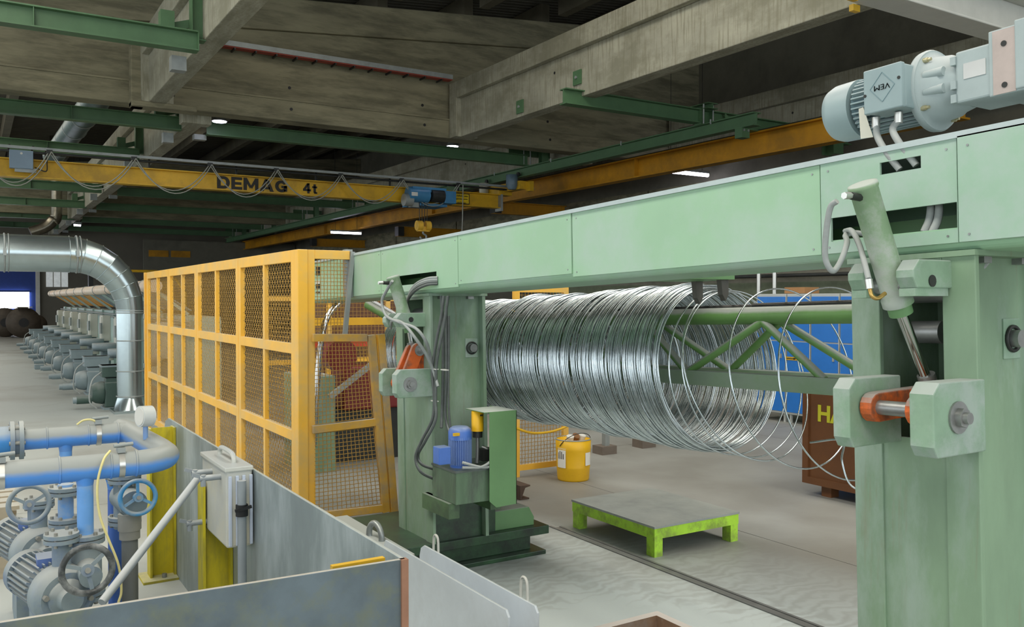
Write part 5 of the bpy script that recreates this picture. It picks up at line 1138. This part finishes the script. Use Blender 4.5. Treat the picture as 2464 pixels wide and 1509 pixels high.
# posts with feet behind
for i, (px, py) in enumerate(((1467, 1094), (1562, 1078))):
    p = at(px, py, 'Z', 0); o = thing('stand_foot', 'rusty machine stand foot on the floor behind the coil, %s' % ('left', 'right')[i], 'stand', p, 'stand feet behind the coil')
    MB().box(p.x - .1, p.x + .1, p.y, p.y + .18, 0, .09).build('foot_block', mat('grimy_block', (112, 102, 92), .8, var=.15), o); MB().box(p.x - .03, p.x + .03, p.y + .04, p.y + .1, .09, 1.1).build('upright', GREYM, o)
ch = at(1252, 1190, 'Z', 0.05)
o = tag(MB().prism([(ch.x, ch.y, 0), (ch.x + .09, ch.y, 0), (ch.x + .09, ch.y, .012), (ch.x + .012, ch.y, .012), (ch.x + .05, ch.y, .10), (ch.x + .10, ch.y, .11), (ch.x + .10, ch.y, .12), (ch.x, ch.y, .12)], (0, .4, 0)).build('steel_profile', mat('dark_rust', (84, 66, 54), .8)), 'short rusty steel profile lying behind the power pack', 'steel profile')
# ------------------------------------------------------------------ ventilation duct
DUCT = mat('bright_galvanised_duct', (176, 190, 192), .22, .9, var=.08, scale=4)
YD = 14.25
dc = thing('ventilation_duct', 'large shiny galvanised air duct bending down to the floor', 'duct', (2.04, YD, 0))
rv, rh = .19, .265; xv = 2.04; zh = 2.365; xe = 1.22
R_ = xv - xe; cc = V((xe, YD, zh - R_)); n = 7
MB().tube([V((-3, YD, zh)), V((xe, YD, zh))], rh, 36).build('horizontal_run', DUCT, dc)
rings = []; pth = []
for k in range(n + 1):
    g = math.pi / 2 * k / n; p = cc + V((math.sin(g) * R_, 0, math.cos(g) * R_)); u = V((math.sin(g), 0, math.cos(g))); rr = rh + (rv - rh) * k / n; pth.append(p)
    rings.append([p + (u * math.cos(2 * math.pi * i / 40) + V((0, 1, 0)) * math.sin(2 * math.pi * i / 40)) * rr for i in range(40)])
for k in range(n):
    m = MB(); m.add(rings[k] + rings[k + 1], [(i, (i + 1) % 40, 40 + (i + 1) % 40, 40 + i) for i in range(40)], True); m.build('elbow_segment', DUCT, dc)
    m = MB(); m.tube([q + (q - pth[k]).normalized() * .003 for q in rings[k]], .0055, 6, closed=True); m.build('seam_bead', DUCT, dc)
ze = pth[-1].z
MB().cyl((xv, YD, .22), (xv, YD, ze), rv, n=36).build('vertical_run', DUCT, dc)
fo = MB(); fo.lathe((xv, YD, .0), (0, 0, .22), [(0, .25), (.15, .25), (.2, .24), (1, rv)], 36); fo.box(xv - .26, xv + .26, YD - .26, YD + .26, 0, .04); fo.build('floor_boot', DUCT, dc)
for z in (1.53, 1.5, 1.08, .62, .24): 
    c = MB(); c.torus((xv, YD, z), (0, 0, 1), rv + .004, .009, 36, 6); c.box(xv - .03, xv + .03, YD - rv - .035, YD - rv, z - .012, z + .012); c.build('clamp_ring', GREYM, dc)
for x in (at(10, 600, 'Y', YD).x, at(183, 600, 'Y', YD).x): 
    c = MB(); c.torus((x, YD, zh), (1, 0, 0), rh + .005, .013, 36, 6); c.torus((x + .05, YD, zh), (1, 0, 0), rh + .004, .008, 36, 6); c.box(x - .02, x + .02, YD - rh - .04, YD - rh, zh - .05, zh + .05); c.build('clamp_ring', GREYM, dc)
# polished stack near the far ceiling
o = tag(MB().tube(spline([(3.2, 43, 8.86), (3.2, 43, 5.6), (3.05, 43, 5.15), (2.75, 43, 4.85), (2.2, 43, 4.6)], 6), .24, 20).build('vent_stack', mat('polished_stack', (150, 146, 132), .3, 1)), 'polished metal vent stack curving down under the far ceiling', 'duct')

# ------------------------------------------------------------------ row of drive units along the line
DG = mat('drive_grey', (124, 140, 144), .5, var=.1, scale=5, dust=.8, dustrgb=(172, 180, 180), dlo=.35, dhi=.95)
DGD = mat('drive_dark_green', (58, 80, 72), .5, var=.12, scale=5, dust=.6, dustrgb=(150, 158, 154), dlo=.5, dhi=1)
CABG = mat('cabinet_grey', (182, 184, 172), .5, var=.05, scale=3, dust=.5)
def drive(y, dark):
    X = 1.62; M = DGD if dark else DG
    o = thing('drive_unit', '', 'drive unit', (X + .3, y, 0), 'drive units along the production line')
    MB().box(X + .12, X + .50, y - .16, y + .16, .03, .42).build('gearbox', M, o, bevel=.02)
    MB().lathe((X + .12, y, .25), (-.17, 0, 0), [(0, .17), (.15, .18), (.7, .16), (1, .12)], 22).build('gear_flange', M, o)
    MB().cyl((X - .05, y, .15), (X - .26, y, .15), .06, n=16).build('brake_motor', DG if not dark else DGD, o)
    MB().cyl((X - .26, y, .15), (X - .31, y, .15), .05, n=16).build('motor_cap', DG, o)
    MB().box(X + .14, X + .46, y - .14, y + .14, .42, .48).build('neck', M, o)
    MB().box(X + .08, X + .48, y - .17, y + .17, .5, .68).build('terminal_box', M, o, bevel=.008); MB().box(X + .07, X + .49, y - .18, y + .18, .655, .68).build('box_lid', DG, o)
    MB().tube(spline([(X + .08, y - .1, .58), (X - .06, y - .16, .45), (X - .1, y - .2, .15), (X + .0, y - .2, .03)], 6), .012, 6).build('cable', HOSE, o)
    MB().box(X + .1, X + .52, y - .2, y + .2, 0, .03).build('bed_plate', DG, o)
    # capstan drum beside it
    MB().lathe((X + .78, y + .35, .62), (0, 0, .16), [(0, .0), (0, .26), (1, .26), (1, .24), (1, 0)], 28, caps=False).build('capstan_drum', DG, o)
    MB().cyl((X + .78, y + .35, 0.0), (X + .78, y + .35, .62), .10, n=16).build('drum_column', DG, o)
    MB().cyl((X + .78, y + .35, .42), (X + .78, y + .35, .5), .16, n=18).build('drum_collar', CABG, o)
    # cabinet
    c = MB().box(X + 1.0, X + 1.18, y + .3, y + .75, .72, 1.32).build('control_cabinet', CABG, o, bevel=.012); MB().box(X + .985, X + 1.0, y + .33, y + .72, .75, 1.29).build('cabinet_door', CABG, c)
    MB().box(X + 1.02, X + 1.16, y + .45, y + .6, 0, .72).build('cabinet_stand', DG, o)
    MB().cyl((X + .95, y + .2, .9), (X + .95, y + .2, 1.15), .04, n=10).build('guide_roller', GREYM, o)
    return o
ORD = ('nearest, dark green', 'second from the front', 'third from the front', 'fourth from the front', 'fifth from the front', 'sixth from the front', 'seventh from the front', 'eighth from the front', 'ninth and farthest')
d0 = drive(14.85, True); d0['label'] = 'dark green drive unit with motor beside the air duct, nearest of the row'
d1 = drive(17.3, False)
for k in range(1, 9):
    o = d1 if k == 1 else copy_tree(d1); o.location = V((d1.location.x, 14.85 + 2.45 * k, 0)); o['label'] = 'dusty grey drive unit with terminal box in the row, %s' % ORD[k]
# line frame behind the drives, pipe and hood
LG = mat('line_frame_green', (160, 184, 176), .5, var=.08, scale=2, dust=.6)
o = thing('line_frame', 'long pale green machine frame with pipes behind the drive units', 'machine frame', (3.2, 26, 0))
MB().box(3.05, 3.45, 14.5, 38, .0, 1.42).build('frame_body', LG, o)
for k in range(11): MB().box(3.0, 3.05, 14.8 + 2.2 * k, 14.9 + 2.2 * k, .1, 1.44).build('frame_rib', LG, o)
for z in (1.28, 1.34): MB().cyl((2.96, 14.5, z), (2.96, 38, z), .02, n=8).build('conduit', GREYM, o)
o = thing('extraction_hood', 'long pale pipe with sloping orange and grey hood panels above the line', 'hood', (2.7, 26, 1.8))
MB().cyl((2.62, 15.5, 1.93), (2.62, 38, 1.93), .11, n=20).build('hood_pipe', mat('cream_pipe', (218, 204, 184), .5, var=.06, stain=(206, 156, 110), stain_amt=.4, stain_scale=.6), o)
for k in range(10): MB().torus((2.62, 16.5 + 2.3 * k, 1.93), (0, 1, 0), .113, .012, 22, 6).build('pipe_ring', GREYM, o)
HO = mat('orange_hood_panel', (206, 148, 62), .5, var=.1)
for k in range(9):
    y = 15.8 + 2.45 * k; MB().prism([(2.68, y, 1.86), (3.25, y, 1.50), (3.25, y + 2.2, 1.50), (2.68, y + 2.2, 1.86)], (.01, 0, .015)).build('hood_panel', HO if k > 3 else DG, o)
    MB().bar((2.66, y, 1.86), (3.2, y, 1.44), .05, .05).build('hood_arm', LG, o)
# small boxes on the floor beside the drives
for i, (px, py) in enumerate(((94, 888), (88, 868), (76, 853), (65, 842))):
    p = at(px, py, 'Z', 0); o = tag(MB().box(p.x - .1, p.x + .1, p.y - .12, p.y + .12, 0, .12).build('floor_box', DG, bevel=.01), 'small grey box on the floor left of the drives, %s from the front' % ('first', 'second', 'third', 'fourth')[i], 'box', 'small boxes left of the drives')
# dark wire rolls by the far wall
ROLL = mat('dark_wire_roll', (70, 62, 52), .6, .2, var=.25, scale=6)
for i, (px, rr, yy) in enumerate(((12, .66, 46.0), (56, .68, 44.6), (84, .5, 47.2))):
    p = at(px, 790, 'Y', yy); o = thing('wire_roll', 'big dark roll lying by the far wall under the bright window, %s' % ('left', 'middle', 'right')[i], 'roll', (p.x, yy, 0), 'dark rolls by the far wall')
    MB().lathe((p.x, yy - .5, rr), (0, 1.0, 0), [(0, .2), (0, rr), (1, rr), (1, .2)], 32).build('roll_body', ROLL, o); MB().cyl((p.x, yy - .52, rr), (p.x, yy - .48, rr), .2, n=16).build('roll_core', BLACK, o)
o = tag(MB().box(1.7, 2.3, 43.9, 44.7, 1.34, 1.38).build('wrapping_sheet', mat('pale_wrap', (170, 166, 150), .7), bevel=.004), 'pale wrapping sheet lying on the dark rolls', 'sheet')
# cabinets and yellow pipe at the far end
o = tag(MB().box(4.8, 5.0, 46.2, 46.6, 0, 3.2).build('steel_post', DARKM), 'dark steel post between blue door and frosted panes', 'post')
o = tag(MB().tube([(5.0, 41, 2.95), (7.0, 41, 2.95), (7.8, 41, 2.6), (8.2, 41, 2.0), (8.2, 41, 0)], .06, 10).build('yellow_pipe', YELC), 'yellow pipe under the far ceiling behind the duct', 'pipe')
o = thing('far_wall_board', 'grey panelled partition with small signs at the far end', 'partition', (12, 57, 2.4)); MB().box(9.0, 18.5, 57.3, 57.5, 2.5, 5.4).build('board', WALLG, o); 
for x in (9.3, 10.6): MB().box(x, x + 1.15, 57.25, 57.3, 4.35, 4.75).build('yellow_sign', YELR, o)
MB().box(12.2, 12.8, 57.2, 57.3, 3.4, 3.9).build('junction_box', GREYM, o)
# machinery seen through the end mesh
o = thing('straightening_machine', 'green and grey wire machine with red guard behind the end mesh', 'machine', (3.4, 8.6, 0))
MB().box(2.75, 3.05, 8.2, 8.9, 0, .95).build('machine_body', GCOL, o, bevel=.01); MB().box(3.1, 4.6, 8.6, 9.4, 0, .55).build('machine_bed', DARKM, o)
RED = mat('guard_red', (112, 30, 26), .5, var=.12)
MB().box(3.25, 4.0, 8.5, 8.9, .55, 1.0).build('red_guard', RED, o, bevel=.02); MB().cyl((3.1, 8.35, 1.15), (3.1, 8.15, 1.15), .16, n=24).build('red_wheel', RED, o)
MB().tube(spline([(2.75, 8.0, .3), (2.8, 8.0, 1.0), (2.9, 8.05, 1.5), (3.15, 8.1, 1.72), (3.4, 8.2, 1.7)], 8), .03, 14).build('guide_tube', CHROME, o)
MB().bar((2.95, 8.1, .75), (3.6, 8.1, 1.2), .05, .05).build('arm', GREYM, o); MB().box(2.9, 4.4, 8.7, 8.8, 1.2, 1.3).build('cross_bar', mat('red_orange', (196, 70, 36), .5), o); MB().box(3.0, 4.5, 9.0, 9.1, 1.42, 1.5).build('cross_bar', YELC, o)
o = thing('rear_fence', 'yellow fence panels standing behind the straightening machine', 'fence', (4.2, 10.5, 0))
for k in range(4): MB().box(3.0 + k * .8, 3.06 + k * .8, 10.5, 10.55, 0, 1.75).build('post', YF, o)
for z in (.1, .9, 1.68): MB().box(3.0, 5.5, 10.5, 10.54, z, z + .06).build('rail', YF, o)
m = MB(); crimped(m, (3.0, 10.52, .1), (1, 0, 0), (0, 0, 1), 50, 32, .05, .05, .003, .004, (0, 1, 0)); m.build('wire_mesh', YM, o, kind='stuff')
o = tag(MB().box(4.1, 5.6, 11.5, 12.2, 0, 1.7).build('rust_red_cabinet', mat('rust_red_paint', (104, 70, 50), .6, var=.15), bevel=.01), 'rust red cabinet glimpsed under the gantry beam', 'cabinet')
for k, (pa, pb, m_) in enumerate(((642, 662, BLACK), (676, 683, WHITEP), (684, 694, BLACK), (702, 706, BLACK))):
    p_, q_ = at(760, pa, 'X', X0 - .012), at(769, pb, 'X', X0 - .012)
    MB().box(X0 - .0125, X0 - .0085, q_.y, p_.y, q_.z, p_.z).build('label_strip', m_, ga)
